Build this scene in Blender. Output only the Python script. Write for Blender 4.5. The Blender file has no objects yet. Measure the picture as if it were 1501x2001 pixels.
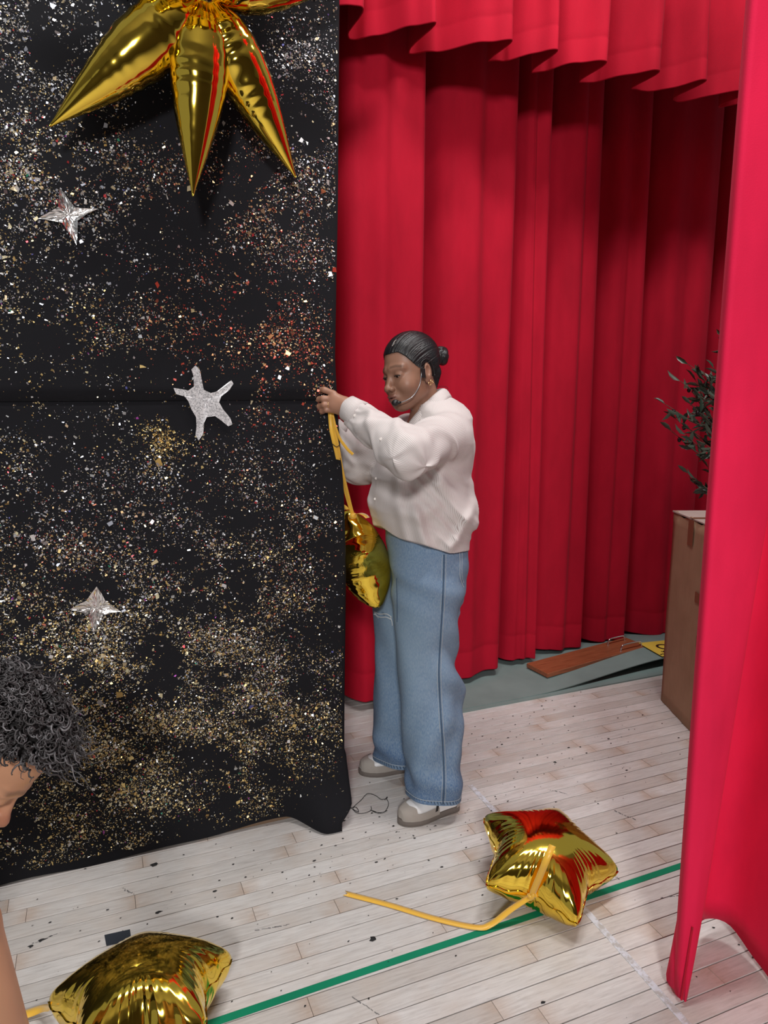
import bpy, math, random
import numpy as np
from mathutils import Matrix, Vector
random.seed(7); RNG = np.random.default_rng(11)
S = bpy.context.scene
COL = S.collection
# ------------------------------------------------------------------ camera
F, CX, CY = 1390.0, 750.5, 1000.5          # focal length in pixels of the 1501 x 2001 frame
PIT, YAW, CAMH = math.atan(240 / 1390), math.radians(22), 1.42
cam = bpy.data.cameras.new('camera'); camo = bpy.data.objects.new('camera', cam); COL.objects.link(camo)
cam.sensor_fit = 'VERTICAL'; cam.sensor_height = 36.0; cam.lens = F / 2001 * 36.0
cam.clip_start = 0.05; cam.clip_end = 60
camo.location = (0, 0, CAMH); camo.rotation_euler = (math.pi / 2 - PIT, 0, -YAW)
S.camera = camo
# ------------------------------------------------------------------ world, lamps, exposure
W = bpy.data.worlds.new('hall_ambient'); S.world = W; W.use_nodes = True
W.node_tree.nodes['Background'].inputs[0].default_value = (0.93, 0.96, 1.0, 1)
W.node_tree.nodes['Background'].inputs[1].default_value = 0.24
def area(name, loc, target, size, power, color=(1, 0.97, 0.93), sy=None):
    l = bpy.data.lights.new(name, 'AREA'); l.energy = power; l.color = color
    l.shape = 'RECTANGLE'; l.size = size; l.size_y = sy or size
    o = bpy.data.objects.new(name, l); COL.objects.link(o); o.location = loc
    o.rotation_euler = (Vector(target) - Vector(loc)).to_track_quat('-Z', 'Y').to_euler()
    return o
area('stage_batten_lamp', (0.4, 1.15, 4.4), (0.5, 1.9, 0.4), 1.0, 46, (1, 0.985, 0.96), sy=0.22)
area('stage_batten_lamp', (1.9, 1.35, 4.4), (1.8, 1.95, 0.2), 1.0, 46, (1, 0.985, 0.96), sy=0.22)
area('hall_front_lamp', (-1.25, -3.2, 3.3), (1.5, 2.5, 1.3), 0.6, 165, (1, 0.98, 0.96))
S.view_settings.view_transform = 'Standard'; S.view_settings.look = 'None'
S.view_settings.exposure = 0.1; S.view_settings.gamma = 1.0; S.view_settings.use_curve_mapping = False
# ------------------------------------------------------------------ helpers
fw = np.array([math.sin(YAW) * math.cos(PIT), math.cos(YAW) * math.cos(PIT), -math.sin(PIT)])
rt = np.array([math.cos(YAW), -math.sin(YAW), 0.0]); up = np.cross(rt, fw)
hf = np.array([math.sin(YAW), math.cos(YAW), 0.0]); CAMP = np.array([0, 0, CAMH])
def ray(x, y): return fw + rt * (x - CX) / F - up * (y - CY) / F
def on_z(x, y, z=0.0): d = ray(x, y); return CAMP + d * (z - CAMH) / d[2]
def on_y(x, y, Y): d = ray(x, y); return CAMP + d * Y / d[1]
def at(x, y, dist): d = ray(x, y); return CAMP + d * dist / (d @ hf)
def project(P):
    q = np.asarray(P) - CAMP; D = q @ fw
    return CX + F * (q @ rt) / D, CY - F * (q @ up) / D

def mesh_obj(name, V, Fc, mat=None, parent=None, smooth=True, attrs=None):
    me = bpy.data.meshes.new(name)
    V = np.asarray(V, dtype=np.float32)
    if isinstance(Fc, np.ndarray) and Fc.ndim == 2:
        n, k = Fc.shape
        me.vertices.add(len(V)); me.vertices.foreach_set('co', V.ravel())
        me.loops.add(n * k); me.loops.foreach_set('vertex_index', Fc.astype(np.int32).ravel())
        me.polygons.add(n); me.polygons.foreach_set('loop_start', np.arange(0, n * k, k, dtype=np.int32))
        me.update(calc_edges=True); me.validate()
    else:
        me.from_pydata(V.tolist(), [], [list(map(int, f)) for f in Fc]); me.update()
    if smooth: me.polygons.foreach_set('use_smooth', np.ones(len(me.polygons), dtype=bool))
    for an, (typ, val) in (attrs or {}).items():
        a = me.attributes.new(an, typ, 'POINT')
        a.data.foreach_set('color' if 'COLOR' in typ else 'value', np.asarray(val, dtype=np.float32).ravel())
    o = bpy.data.objects.new(name, me); COL.objects.link(o)
    if mat: me.materials.append(mat)
    if parent: o.parent = parent
    return o
def tag(o, label=None, cat=None, group=None, kind=None):
    if label: o['label'] = label
    if cat: o['category'] = cat
    if group: o['group'] = group
    if kind: o['kind'] = kind
    return o
def thing(name, label, cat, loc=(0, 0, 0), group=None):
    o = bpy.data.objects.new(name, None); COL.objects.link(o); o.location = loc; o.empty_display_size = 0.05
    return tag(o, label, cat, group)
def part(name, V, Fc, mat, root, **k):
    V = np.asarray(V, float) - np.array(root.matrix_basis.translation) if root is not None else V
    return mesh_obj(name, V, Fc, mat, root, **k)
def subpart(name, V, Fc, mat, parent, root, **k):
    V = np.asarray(V, float) - np.array(root.matrix_basis.translation)
    return mesh_obj(name, V, Fc, mat, parent, **k)
def join(*ms):
    Vs, Fs, n = [], [], 0
    for V, Fc in ms:
        Vs.append(np.asarray(V, float)); Fs += [[i + n for i in f] for f in (Fc.tolist() if isinstance(Fc, np.ndarray) else Fc)]; n += len(V)
    return np.concatenate(Vs), Fs
def gridf(nu, nv, cu=False, cv=False):
    i = np.arange(nu if cu else nu - 1); j = np.arange(nv if cv else nv - 1)
    I, J = np.meshgrid(i, j, indexing='ij'); I2 = (I + 1) % nu; J2 = (J + 1) % nv
    return np.stack([I * nv + J, I2 * nv + J, I2 * nv + J2, I * nv + J2], -1).reshape(-1, 4)
def box(c, s, R=None, bev=0.0):
    c = np.array(c, float); h = np.array(s, float) / 2
    if bev <= 0:
        V = np.array([[x, y, z] for z in (-1, 1) for y in (-1, 1) for x in (-1, 1)]) * h
        Fc = [[0, 2, 3, 1], [4, 5, 7, 6], [0, 1, 5, 4], [2, 6, 7, 3], [0, 4, 6, 2], [1, 3, 7, 5]]
    else:                                   # top edges chamfered
        lo = np.array([[x, y, -1] for x, y in ((-1, -1), (1, -1), (1, 1), (-1, 1))]) * h
        mi = np.array([[x, y, 1] for x, y in ((-1, -1), (1, -1), (1, 1), (-1, 1))]) * h - [0, 0, bev]
        tp = mi * [(h[0] - bev) / h[0], (h[1] - bev) / h[1], 1] + [0, 0, bev]
        V = np.concatenate([lo, mi, tp]); Fc = [[3, 2, 1, 0], [8, 9, 10, 11]]
        for k in range(4):
            n = (k + 1) % 4; Fc += [[k, n, 4 + n, 4 + k], [4 + k, 4 + n, 8 + n, 8 + k]]
    if R is not None: V = V @ np.array(R).T
    return V + c, Fc
def frames(P):
    P = np.asarray(P, float); T = np.gradient(P, axis=0); T /= np.linalg.norm(T, axis=1)[:, None] + 1e-12
    N = np.zeros_like(T); a = np.array([0, 0, 1.0]) if abs(T[0][2]) < 0.9 else np.array([1.0, 0, 0])
    n = a - T[0] * (a @ T[0])
    for i in range(len(P)):
        n = n - T[i] * (n @ T[i]); n /= np.linalg.norm(n) + 1e-12; N[i] = n
    return T, N, np.cross(T, N)
def tube(P, r, seg=8, caps=True):
    P = np.asarray(P, float); T, N, B = frames(P); r = np.broadcast_to(np.asarray(r, float), (len(P),))
    a = np.linspace(0, 2 * math.pi, seg, endpoint=False)
    V = P[:, None] + r[:, None, None] * (np.cos(a)[None, :, None] * N[:, None] + np.sin(a)[None, :, None] * B[:, None])
    Fc = gridf(len(P), seg, cv=True).tolist()
    if caps: Fc += [list(range(seg))[::-1], [(len(P) - 1) * seg + k for k in range(seg)]]
    return V.reshape(-1, 3), Fc
def spline(P, n=8):
    P = [np.array(p, float) for p in P]; P = [2 * P[0] - P[1]] + P + [2 * P[-1] - P[-2]]; out = []
    for i in range(1, len(P) - 2):
        for t in np.linspace(0, 1, n, endpoint=False):
            a, b, c, d = P[i - 1], P[i], P[i + 1], P[i + 2]
            out.append(0.5 * (2 * b + (c - a) * t + (2 * a - 5 * b + 4 * c - d) * t * t + (3 * b - a - 3 * c + d) * t ** 3))
    return np.array(out + [P[-2]])
def ribbon(P, width, normal=(0, 0, 1), thick=0.0006, twist=0.0, notch=False):
    P = np.asarray(P, float); T = np.gradient(P, axis=0); T /= np.linalg.norm(T, axis=1)[:, None] + 1e-12
    n0 = np.broadcast_to(np.asarray(normal, float), P.shape)
    Bn = np.cross(T, n0); Bn /= np.linalg.norm(Bn, axis=1)[:, None] + 1e-12; Nn = np.cross(Bn, T)
    if twist:
        a = np.linspace(0, twist, len(P))[:, None]; Bn, Nn = Bn * np.cos(a) + Nn * np.sin(a), Nn * np.cos(a) - Bn * np.sin(a)
    rows = []
    for s, q in ((-1, 1), (0, 1), (1, 1), (1, -1), (0, -1), (-1, -1)):
        row = P + Bn * (s * width / 2) + Nn * (q * thick / 2)
        if notch and s == 0: row[0] += T[0] * width * 0.7
        rows.append(row)
    V = np.stack(rows, 1).reshape(-1, 3); Fc = gridf(len(P), 6, cv=True).tolist()
    n = (len(P) - 1) * 6; Fc += [[0, 5, 4, 1], [1, 4, 3, 2], [n, n + 1, n + 4, n + 5], [n + 1, n + 2, n + 3, n + 4]]
    return V, Fc
def prism(poly, fn, thick):
    """flat cut-out: 2D outline -> front and back points by fn(x, y, off)"""
    n = len(poly); c = np.mean(poly, 0)
    V = [fn(x, y, 0) for x, y in poly] + [fn(x, y, thick) for x, y in poly] + [fn(c[0], c[1], 0), fn(c[0], c[1], thick)]
    Fc = []
    for k in range(n):
        m = (k + 1) % n; Fc += [[k, m, n + m, n + k], [m, k, 2 * n], [n + k, n + m, 2 * n + 1]]
    return np.array(V), Fc
def vnoise(p, seed=0):                      # cheap smooth noise from summed sines, about -1..1
    r = np.random.default_rng(seed); s = 0
    for k in range(5):
        d = r.normal(size=3); d /= np.linalg.norm(d); s = s + np.sin(p @ d * (1 + 0.45 * k) + r.uniform(0, 6.28) + 1.3 * np.sin(p @ np.roll(d, 1) * 0.8 + k))
    return s / 3.2
def sstep(a, b, x): t = np.clip((x - a) / (b - a), 0, 1); return t * t * (3 - 2 * t)
# ------------------------------------------------------------------ signed distance modelling (surface nets)
class RC:      # round cone
    def __init__(s, a, b, ra, rb, k=0.02, op='+'):
        s.a, s.b, s.ra, s.rb, s.k, s.op = np.array(a, float), np.array(b, float), ra, rb, k, op
        s.c = (s.a + s.b) / 2; s.R = np.linalg.norm(s.b - s.a) / 2 + max(ra, rb)
    def d(s, p):
        ab = s.b - s.a; t = np.clip((p - s.a) @ ab / (ab @ ab + 1e-12), 0, 1)
        q = p - s.a - t[:, None] * ab; return np.sqrt(np.einsum('ij,ij->i', q, q)) - (s.ra + (s.rb - s.ra) * t)
class EL:      # ellipsoid, optional rotation
    def __init__(s, c, r, k=0.02, op='+', R=None):
        s.c, s.r, s.k, s.op, s.M = np.array(c, float), np.array(r, float), k, op, R
        s.R = float(np.max(s.r))
    def d(s, p):
        q = p - s.c
        if s.M is not None: q = q @ s.M
        k0 = np.linalg.norm(q / s.r, axis=1); k1 = np.linalg.norm(q / s.r ** 2, axis=1) + 1e-9
        return k0 * (k0 - 1) / k1
class FN:      # free function
    def __init__(s, f, c, R, k=0.02, op='+'): s.f, s.c, s.R, s.k, s.op = f, np.array(c, float), R, k, op
    def d(s, p): return s.f(p)
def combine(prims, p, lo=None, hi=None, d=None):
    d = np.full(len(p), 0.5) if d is None else d
    for q in prims:
        if lo is not None:
            e = np.maximum(np.maximum(lo - q.c, q.c - hi), 0)
            if math.sqrt(e @ e) > q.R + 0.05 + q.k: continue
        x = q.d(p); k = q.k
        if q.op == '+':
            h = np.maximum(k - np.abs(d - x), 0) / k; d = np.minimum(d, x) - h * h * k / 4
        elif q.op == '-':
            x = -x; h = np.maximum(k - np.abs(d - x), 0) / k; d = np.maximum(d, x) + h * h * k / 4
        elif q.op == '&':
            h = np.maximum(k - np.abs(d - x), 0) / k; d = np.maximum(d, x) + h * h * k / 4
        elif q.op == 'disp': d = d + x
    return d
class Group:   # primitives in a local frame: world = o + s * R @ local
    def __init__(s, prims, o, R, sc): s.p, s.o, s.M, s.s = prims, np.array(o, float), np.array(R, float), sc
    def field(s, p, lo=None, hi=None, d=None):
        q = (p - s.o) @ s.M / s.s
        l2 = h2 = None
        if lo is not None:
            cs = np.array([[x, y, z] for x in (lo[0], hi[0]) for y in (lo[1], hi[1]) for z in (lo[2], hi[2])])
            cs = (cs - s.o) @ s.M / s.s; l2, h2 = cs.min(0), cs.max(0)
        return combine(s.p, q, l2, h2, None if d is None else d / s.s) * s.s
def surface_net(field, lo, hi, h, B=12, slack=1.15):
    lo = np.array(lo, float); hi = np.array(hi, float)
    nb = np.ceil((hi - lo) / (h * B)).astype(int); N = nb * B + 2
    bi = np.stack(np.meshgrid(*[np.arange(n) for n in nb], indexing='ij'), -1).reshape(-1, 3)
    cen = lo + (bi + 0.5) * B * h; keep = []
    for s0 in range(0, len(bi), 20000):
        keep.append(np.abs(field(cen[s0:s0 + 20000], None, None)) < slack * B * h)
    bi = bi[np.concatenate(keep)]
    loc = np.stack(np.meshgrid(*[np.arange(B + 1)] * 3, indexing='ij'), -1).reshape(-1, 3)
    st = np.array([N[1] * N[2], N[2], 1], dtype=np.int64)
    gids, pos, quads = [], [], []
    corner = [(i, j, k) for i in (0, 1) for j in (0, 1) for k in (0, 1)]
    edges = [(a, b) for a in range(8) for b in range(a + 1, 8) if sum(abs(corner[a][t] - corner[b][t]) for t in range(3)) == 1]
    for b in bi:
        g0 = b * B; p0 = lo + g0 * h
        v = field(p0 + loc * h, p0, p0 + B * h).reshape(B + 1, B + 1, B + 1)
        if v.min() > 0 or v.max() < 0: continue
        cv = np.stack([v[i:B + i, j:B + j, k:B + k] for i, j, k in corner], -1); ins = cv < 0
        act = ins.any(-1) & ~ins.all(-1); idx = np.argwhere(act)
        if len(idx) == 0: continue
        c = cv[act]; s = np.zeros((len(c), 3)); n = np.zeros(len(c))
        for a, e in edges:
            x = (c[:, a] < 0) != (c[:, e] < 0); t = np.where(x, c[:, a] / np.where(x, c[:, a] - c[:, e], 1), 0)
            pa, pe = np.array(corner[a]), np.array(corner[e])
            s += np.where(x[:, None], pa + t[:, None] * (pe - pa), 0); n += x
        gids.append((idx + g0) @ st); pos.append(p0 + (idx + s / n[:, None]) * h)
        for ax in range(3):
            sl = [slice(0, B)] * 3; s2 = list(sl); s2[ax] = slice(1, B + 1)
            va, vb = v[tuple(sl)], v[tuple(s2)]; m = (va < 0) != (vb < 0); ii = np.argwhere(m)
            if len(ii) == 0: continue
            g = (ii + g0) @ st; u, w = st[(ax + 1) % 3], st[(ax + 2) % 3]
            q = np.stack([g, g - u, g - u - w, g - w], 1); flip = va[m] > 0
            q[~flip] = q[~flip][:, ::-1]; quads.append(q[:, ::-1])
    gids = np.concatenate(gids); pos = np.concatenate(pos); quads = np.concatenate(quads)
    o = np.argsort(gids); gids, pos = gids[o], pos[o]
    k = np.clip(np.searchsorted(gids, quads), 0, len(gids) - 1); ok = (gids[k] == quads).all(1)
    return pos, k[ok]
def march(px, py, field, t0=1.2, t1=4.0):
    d = ray(px, py); t = t0
    for _ in range(200):
        v = float(field((CAMP + d * t)[None], None, None)[0])
        if v < 0.0006: break
        t += max(v * 0.6, 0.0005)
        if t > t1: return None
    return CAMP + d * t
# ------------------------------------------------------------------ materials
class NT:
    def __init__(s, name):
        s.m = bpy.data.materials.new(name); s.m.use_nodes = True; s.t = s.m.node_tree; s.n = s.t.nodes
        s.b = s.n['Principled BSDF']
    def node(s, typ, **k):
        x = s.n.new(typ)
        for a, v in k.items():
            if a.startswith('i_'): x.inputs[int(a[2:]) if a[2:].isdigit() else a[2:]].default_value = v
            else: setattr(x, a, v)
        return x
    def link(s, a, b): s.t.links.new(a, b)
    def set(s, **k):
        for a, v in k.items(): s.b.inputs[a.replace('_', ' ')].default_value = v
        return s
    def coord(s, which='Object', scale=(1, 1, 1)):
        c = s.node('ShaderNodeTexCoord'); m = s.node('ShaderNodeMapping'); m.inputs['Scale'].default_value = scale
        s.link(c.outputs[which], m.inputs[0]); return m.outputs[0]
    def noise(s, vec, scale, detail=4, rough=0.55, dist=0.0):
        x = s.node('ShaderNodeTexNoise'); x.inputs['Scale'].default_value = scale; x.inputs['Detail'].default_value = detail
        x.inputs['Roughness'].default_value = rough; x.inputs['Distortion'].default_value = dist
        s.link(vec, x.inputs['Vector']); return x.outputs['Fac']
    def ramp(s, fac, stops, interp='LINEAR'):
        r = s.node('ShaderNodeValToRGB'); e = r.color_ramp.elements; r.color_ramp.interpolation = interp
        while len(e) < len(stops): e.new(0.5)
        for q, (p, c) in zip(e, stops): q.position = p; q.color = c if len(c) == 4 else (*c, 1)
        s.link(fac, r.inputs[0]); return r.outputs[0]
    def mix(s, fac, a, b, mode='MIX'):
        x = s.node('ShaderNodeMix', data_type='RGBA', blend_type=mode)
        for i, v in ((0, fac), (6, a), (7, b)):
            if hasattr(v, 'links'): s.link(v, x.inputs[i])
            else: x.inputs[i].default_value = v if i == 0 else ((*v, 1) if len(v) == 3 else v)
        return x.outputs[2]
    def math(s, op, a, b=0.0):
        x = s.node('ShaderNodeMath', operation=op)
        for i, v in ((0, a), (1, b)):
            if hasattr(v, 'links'): s.link(v, x.inputs[i])
            else: x.inputs[i].default_value = v
        return x.outputs[0]
    def color(s, out): s.link(out, s.b.inputs['Base Color']); return s
    def bump(s, h, strength=0.2, dist=0.002):
        x = s.node('ShaderNodeBump'); x.inputs['Strength'].default_value = strength; x.inputs['Distance'].default_value = dist
        s.link(h, x.inputs['Height']); s.link(x.outputs[0], s.b.inputs['Normal']); return s
def plain(name, c, rough=0.6, metal=0.0, **k):
    m = NT(name).set(Base_Color=(*c, 1), Roughness=rough, Metallic=metal, **k); return m
M = {}
# worn, whitewashed maple strip floor
def floor_mat(name, planks):
    m = NT(name); v = m.coord('Object' if planks else 'Object', (1, 1, 1))
    info = m.node('ShaderNodeObjectInfo')
    off = m.node('ShaderNodeVectorMath', operation='ADD'); m.link(v, off.inputs[0])
    sc = m.node('ShaderNodeVectorMath', operation='SCALE'); sc.inputs['Scale'].default_value = 37.0
    cmb = m.node('ShaderNodeCombineXYZ'); m.link(info.outputs['Random'], cmb.inputs[0]); m.link(info.outputs['Random'], cmb.inputs[1])
    m.link(cmb.outputs[0], sc.inputs[0]); m.link(sc.outputs[0], off.inputs[1]); vv = off.outputs[0]
    st = m.node('ShaderNodeMapping'); st.inputs['Scale'].default_value = (2.2, 26, 10); m.link(vv, st.inputs[0])
    g = m.noise(st.outputs[0], 5.0, 6, 0.65, 0.6)
    base = m.ramp(g, [(0.25, (0.46, 0.44, 0.43)), (0.5, (0.60, 0.585, 0.578)), (0.75, (0.70, 0.69, 0.685))])
    tone = m.ramp(info.outputs['Random'], [(0, (0.86, 0.83, 0.80)), (0.5, (1, 0.985, 0.97)), (1, (1.08, 1.07, 1.06))])
    c = m.mix(1.0, base, tone, 'MULTIPLY')
    blot = m.noise(vv, 7.0, 3, 0.6); bl = m.ramp(blot, [(0.45, (0, 0, 0)), (0.75, (1, 1, 1))])
    c = m.mix(m.math('MULTIPLY', bl, 0.4), c, (0.54, 0.45, 0.38))
    st2 = m.node('ShaderNodeMapping'); st2.inputs['Scale'].default_value = (9, 50, 10); st2.inputs['Rotation'].default_value = (0, 0, 0.5); m.link(vv, st2.inputs[0])
    sc2 = m.ramp(m.noise(st2.outputs[0], 3.0, 5, 0.7), [(0.60, (0, 0, 0)), (0.74, (1, 1, 1))])
    c = m.mix(m.math('MULTIPLY', sc2, 0.35), c, (0.30, 0.29, 0.30))
    if planks:                                 # rusty finish worn at the butt ends
        a = m.node('ShaderNodeAttribute'); a.attribute_name = 'endwear'
        e = m.math('MULTIPLY', a.outputs['Fac'], m.math('ADD', m.noise(vv, 22, 3), -0.12))
        c = m.mix(m.math('MINIMUM', m.math('MULTIPLY', e, 0.9), 0.55), c, (0.40, 0.23, 0.12))
    m.color(c).set(Roughness=0.5, Specular_IOR_Level=0.35).bump(g, 0.12, 0.001); return m.m
M['plank'] = floor_mat('maple_plank', True); M['floor'] = plain('floor_gap', (0.045, 0.033, 0.025), 0.9).m
M['floor_far'] = floor_mat('maple_floor', False)
def velvet(name, c, tint=(1.0, 0.35, 0.45), sheen=0.5):
    m = NT(name); v = m.coord('Object', (1, 1, 0.35)); n = m.noise(v, 9.0, 3)
    c2 = tuple(x * 0.8 for x in c); m.color(m.ramp(n, [(0.3, c2), (0.7, c)]))
    m.set(Roughness=0.85, Specular_IOR_Level=0.15, Sheen_Weight=sheen, Sheen_Roughness=0.4, Sheen_Tint=(*tint, 1))
    f = m.noise(m.coord('Object', (1, 1, 1)), 420.0, 2); m.bump(f, 0.25, 0.0015); return m.m
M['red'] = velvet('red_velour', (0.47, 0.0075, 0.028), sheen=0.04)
M['red_lit'] = velvet('red_velour_lit', (0.86, 0.018, 0.080), sheen=0.08)  # brighter copy of the red: strong light on the side curtain put into its colour
M['red_lining'] = velvet('dark_red_velour', (0.56, 0.009, 0.034), sheen=0.10)
def fabric(name, c, fine=900, s=0.3, rough=0.9):
    m = NT(name); v = m.coord(); n = m.noise(v, 5, 4); m.color(m.ramp(n, [(0.3, tuple(x * 0.82 for x in c)), (0.7, c)]))
    m.set(Roughness=rough, Specular_IOR_Level=0.2); m.bump(m.noise(v, fine, 2), s, 0.001); return m.m
M['black_cloth'] = fabric('black_felt', (0.0105, 0.0105, 0.0135), 500)
M['mat'] = fabric('grey_green_mat', (0.23, 0.305, 0.295), 300, 0.2, 0.7)
M['black'] = plain('black_plastic', (0.012, 0.012, 0.013), 0.4).m
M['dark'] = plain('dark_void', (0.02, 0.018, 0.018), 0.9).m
M['chrome'] = plain('chrome', (0.85, 0.85, 0.87), 0.12, 1.0).m
def foil(name, c, rough, scale, strength):
    m = NT(name); v = m.coord('Object', (1, 1, 1)); n = m.noise(v, scale, 3, 0.5, 0.8)
    m.set(Base_Color=(*c, 1), Metallic=1.0, Roughness=rough).bump(n, strength, 0.004); return m.m
M['gold'] = foil('gold_foil', (0.94, 0.66, 0.085), 0.085, 9, 0.10)
M['silver'] = foil('crumpled_silver_foil', (0.92, 0.90, 0.89), 0.2, 16, 0.35)
M['ribbon'] = plain('yellow_satin_ribbon', (0.83, 0.47, 0.045), 0.38, 0.0, Sheen_Weight=0.4).m
m = NT('white_glitter'); vo = m.node('ShaderNodeTexVoronoi'); vo.inputs['Scale'].default_value = 330; m.link(m.coord(), vo.inputs['Vector'])
m.color(m.ramp(vo.outputs['Color'], [(0.15, (0.42, 0.42, 0.44)), (0.5, (0.75, 0.74, 0.76)), (0.8, (0.95, 0.93, 0.95))]))
m.set(Roughness=0.3, Metallic=0.35).bump(vo.outputs['Color'], 0.6, 0.002); M['glitter'] = m.m
m = NT('confetti_flakes'); a = m.node('ShaderNodeAttribute'); a.attribute_name = 'Col'; m.color(a.outputs['Color']).set(Metallic=0.55, Roughness=0.32); M['confetti'] = m.m
m = NT('cardboard'); v = m.coord('Object', (1, 1, 1)); n = m.noise(v, 6, 5); st = m.noise(m.coord('Object', (60, 60, 1.5)), 3, 2)
m.color(m.mix(0.25, m.ramp(n, [(0.3, (0.35, 0.21, 0.13)), (0.7, (0.45, 0.285, 0.185))]), m.ramp(st, [(0.3, (0.25, 0.15, 0.09)), (0.7, (0.40, 0.25, 0.16))]))).set(Roughness=0.85, Specular_IOR_Level=0.2)
M['card'] = m.m
M['card_top'] = fabric('top_lit_cardboard', (0.50, 0.40, 0.36), 300, 0.1)  # lighter copy of the cardboard, with the light on the box top painted in
M['tape'] = plain('brown_packing_tape', (0.22, 0.105, 0.06), 0.3).m
m = NT('varnished_wood'); st = m.noise(m.coord('Object', (3, 40, 40)), 3, 5, 0.6, 0.5)
m.color(m.ramp(st, [(0.3, (0.22, 0.062, 0.025)), (0.7, (0.36, 0.115, 0.05))])).set(Roughness=0.4); M['wood'] = m.m
M['kick'] = plain('raw_wood_kick', (0.21, 0.135, 0.085), 0.8).m
M['yellow'] = plain('yellow_sign', (0.78, 0.55, 0.08), 0.45).m
M['green_tape'] = fabric('green_tape', (0.008, 0.25, 0.13), 200, 0.05, 0.5)
m = NT('worn_white_tape'); n = m.noise(m.coord(), 45, 5, 0.7); m.color(m.ramp(n, [(0.42, (0.47, 0.46, 0.45)), (0.55, (0.66, 0.69, 0.76))])).set(Roughness=0.6); M['white_tape'] = m.m
M['slate_tape'] = fabric('slate_tape', (0.035, 0.042, 0.055), 200, 0.05, 0.7)
M['thread'] = plain('black_thread', (0.01, 0.01, 0.011), 0.8).m
M['scuff'] = plain('grey_scuff', (0.17, 0.165, 0.17), 0.8).m
m = NT('olive_leaf'); a = m.node('ShaderNodeObjectInfo'); g = m.node('ShaderNodeNewGeometry')
top = m.ramp(a.outputs['Random'], [(0, (0.022, 0.048, 0.032)), (0.5, (0.04, 0.072, 0.05)), (1, (0.06, 0.085, 0.045))])
m.color(m.mix(g.outputs['Backfacing'], top, (0.075, 0.10, 0.075))).set(Roughness=0.35); M['leaf'] = m.m
M['bark'] = plain('olive_bark', (0.12, 0.085, 0.06), 0.9).m
M['olive'] = plain('black_olive', (0.012, 0.009, 0.012), 0.2).m
M['pot'] = plain('dark_pot', (0.05, 0.045, 0.04), 0.6).m
# ------------------------------------------------------------------ floor of strip boards
PITCH, Y0 = 0.0575, 1.487
row_of = lambda Y: int(math.floor((Y - Y0) / PITCH))
joints = {}
for x, y in [(1058, 1423), (1186, 1424), (1128, 1455), (1216, 1469), (975, 1475), (1087, 1521), (1265, 1493), (1311, 1522), (1156, 1544),
             (1271, 1556), (970, 1575), (1239, 1614), (1298, 1680), (659, 1711), (655, 1769), (583, 1855), (604, 1967), (867, 1807), (282, 1686),
             (406, 1634), (576, 1635), (52, 1794), (268, 1767), (473, 1737), (497, 1790), (32, 1888), (1056, 1369), (1163, 1359), (1248, 1354),
             (1252, 1394), (1350, 1451), (1030, 1855), (1265, 1805), (985, 1990), (1385, 1890), (685, 1432)]:
    p = on_z(x, y); joints.setdefault(row_of(p[1]), []).append(p[0])
fl = mesh_obj('floor', *box((1.0, -1.5, -0.034), (16, 12, 0.05)), M['floor'], smooth=False); tag(fl, kind='structure')
XA, XB, RA, RB = -0.75, 3.35, row_of(0.78), row_of(3.12)
plank_meshes = {}
def plank_mesh(L):
    if L in plank_meshes: return plank_meshes[L]
    w = PITCH - 0.0027; b = 0.0008; h = w / 2; l = L / 2 - 0.0006
    xs = [-l, -l + 0.02, -l + 0.06, l - 0.06, l - 0.02, l]; V = []; e = []
    for x, ew in zip(xs, (1, 0.6, 0, 0, 0.6, 1)):
        V += [(x, -h, -0.009), (x, -h, -b), (x, -h + b, 0), (x, h - b, 0), (x, h, -b), (x, h, -0.009)]; e += [ew] * 6
    Fc = gridf(6, 6).tolist() + [[5, 4, 3, 2, 1, 0], [30, 31, 32, 33, 34, 35]]
    o = mesh_obj('plank', V, Fc, M['plank'], smooth=False, attrs={'endwear': ('FLOAT', e)}); me = o.data; bpy.data.objects.remove(o)
    plank_meshes[L] = me; return me
npl = 0
for r in range(RA, RB + 1):
    ks = sorted(joints.get(r, [])); rr = random.Random(r * 13 + 5)
    cuts = [XA - rr.uniform(0, 0.5)] + ks + [XB + rr.uniform(0, 0.4)]; full = [cuts[0]]
    for a, b in zip(cuts, cuts[1:]):
        if b - a > 1.25:
            n = int(math.ceil((b - a) / 1.0)); full += [a + (b - a) * (k + rr.uniform(-0.2, 0.2)) / n for k in range(1, n)]
        full.append(b)
    full = [round(x / 0.01) * 0.01 for x in full]
    for a, b in zip(full, full[1:]):
        if b - a < 0.03: continue
        L = round(b - a, 2); o = bpy.data.objects.new('plank', plank_mesh(L)); COL.objects.link(o); o.parent = fl
        o.location = ((a + b) / 2, Y0 + (r + 0.5) * PITCH, 0.0 - rr.uniform(0, 0.0005)); npl += 1
# boards beyond the near strip, outside the picture and far back: one slab each
yA, yB = Y0 + RA * PITCH, Y0 + (RB + 1) * PITCH
for c, s in (((1, (yA - 7.4) / 2, -0.005), (16, 7.4 + yA, 0.008)), ((1, (yB + 4.4) / 2, -0.005), (16, 4.4 - yB, 0.008)),
             ((-4.2, (yA + yB) / 2, -0.005), (5.8, yB - yA, 0.008)), ((6.4, (yA + yB) / 2, -0.005), (5.2, yB - yA, 0.008))):
    mesh_obj('board_field', *box(c, s), M['floor_far'], fl, smooth=False)
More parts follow.
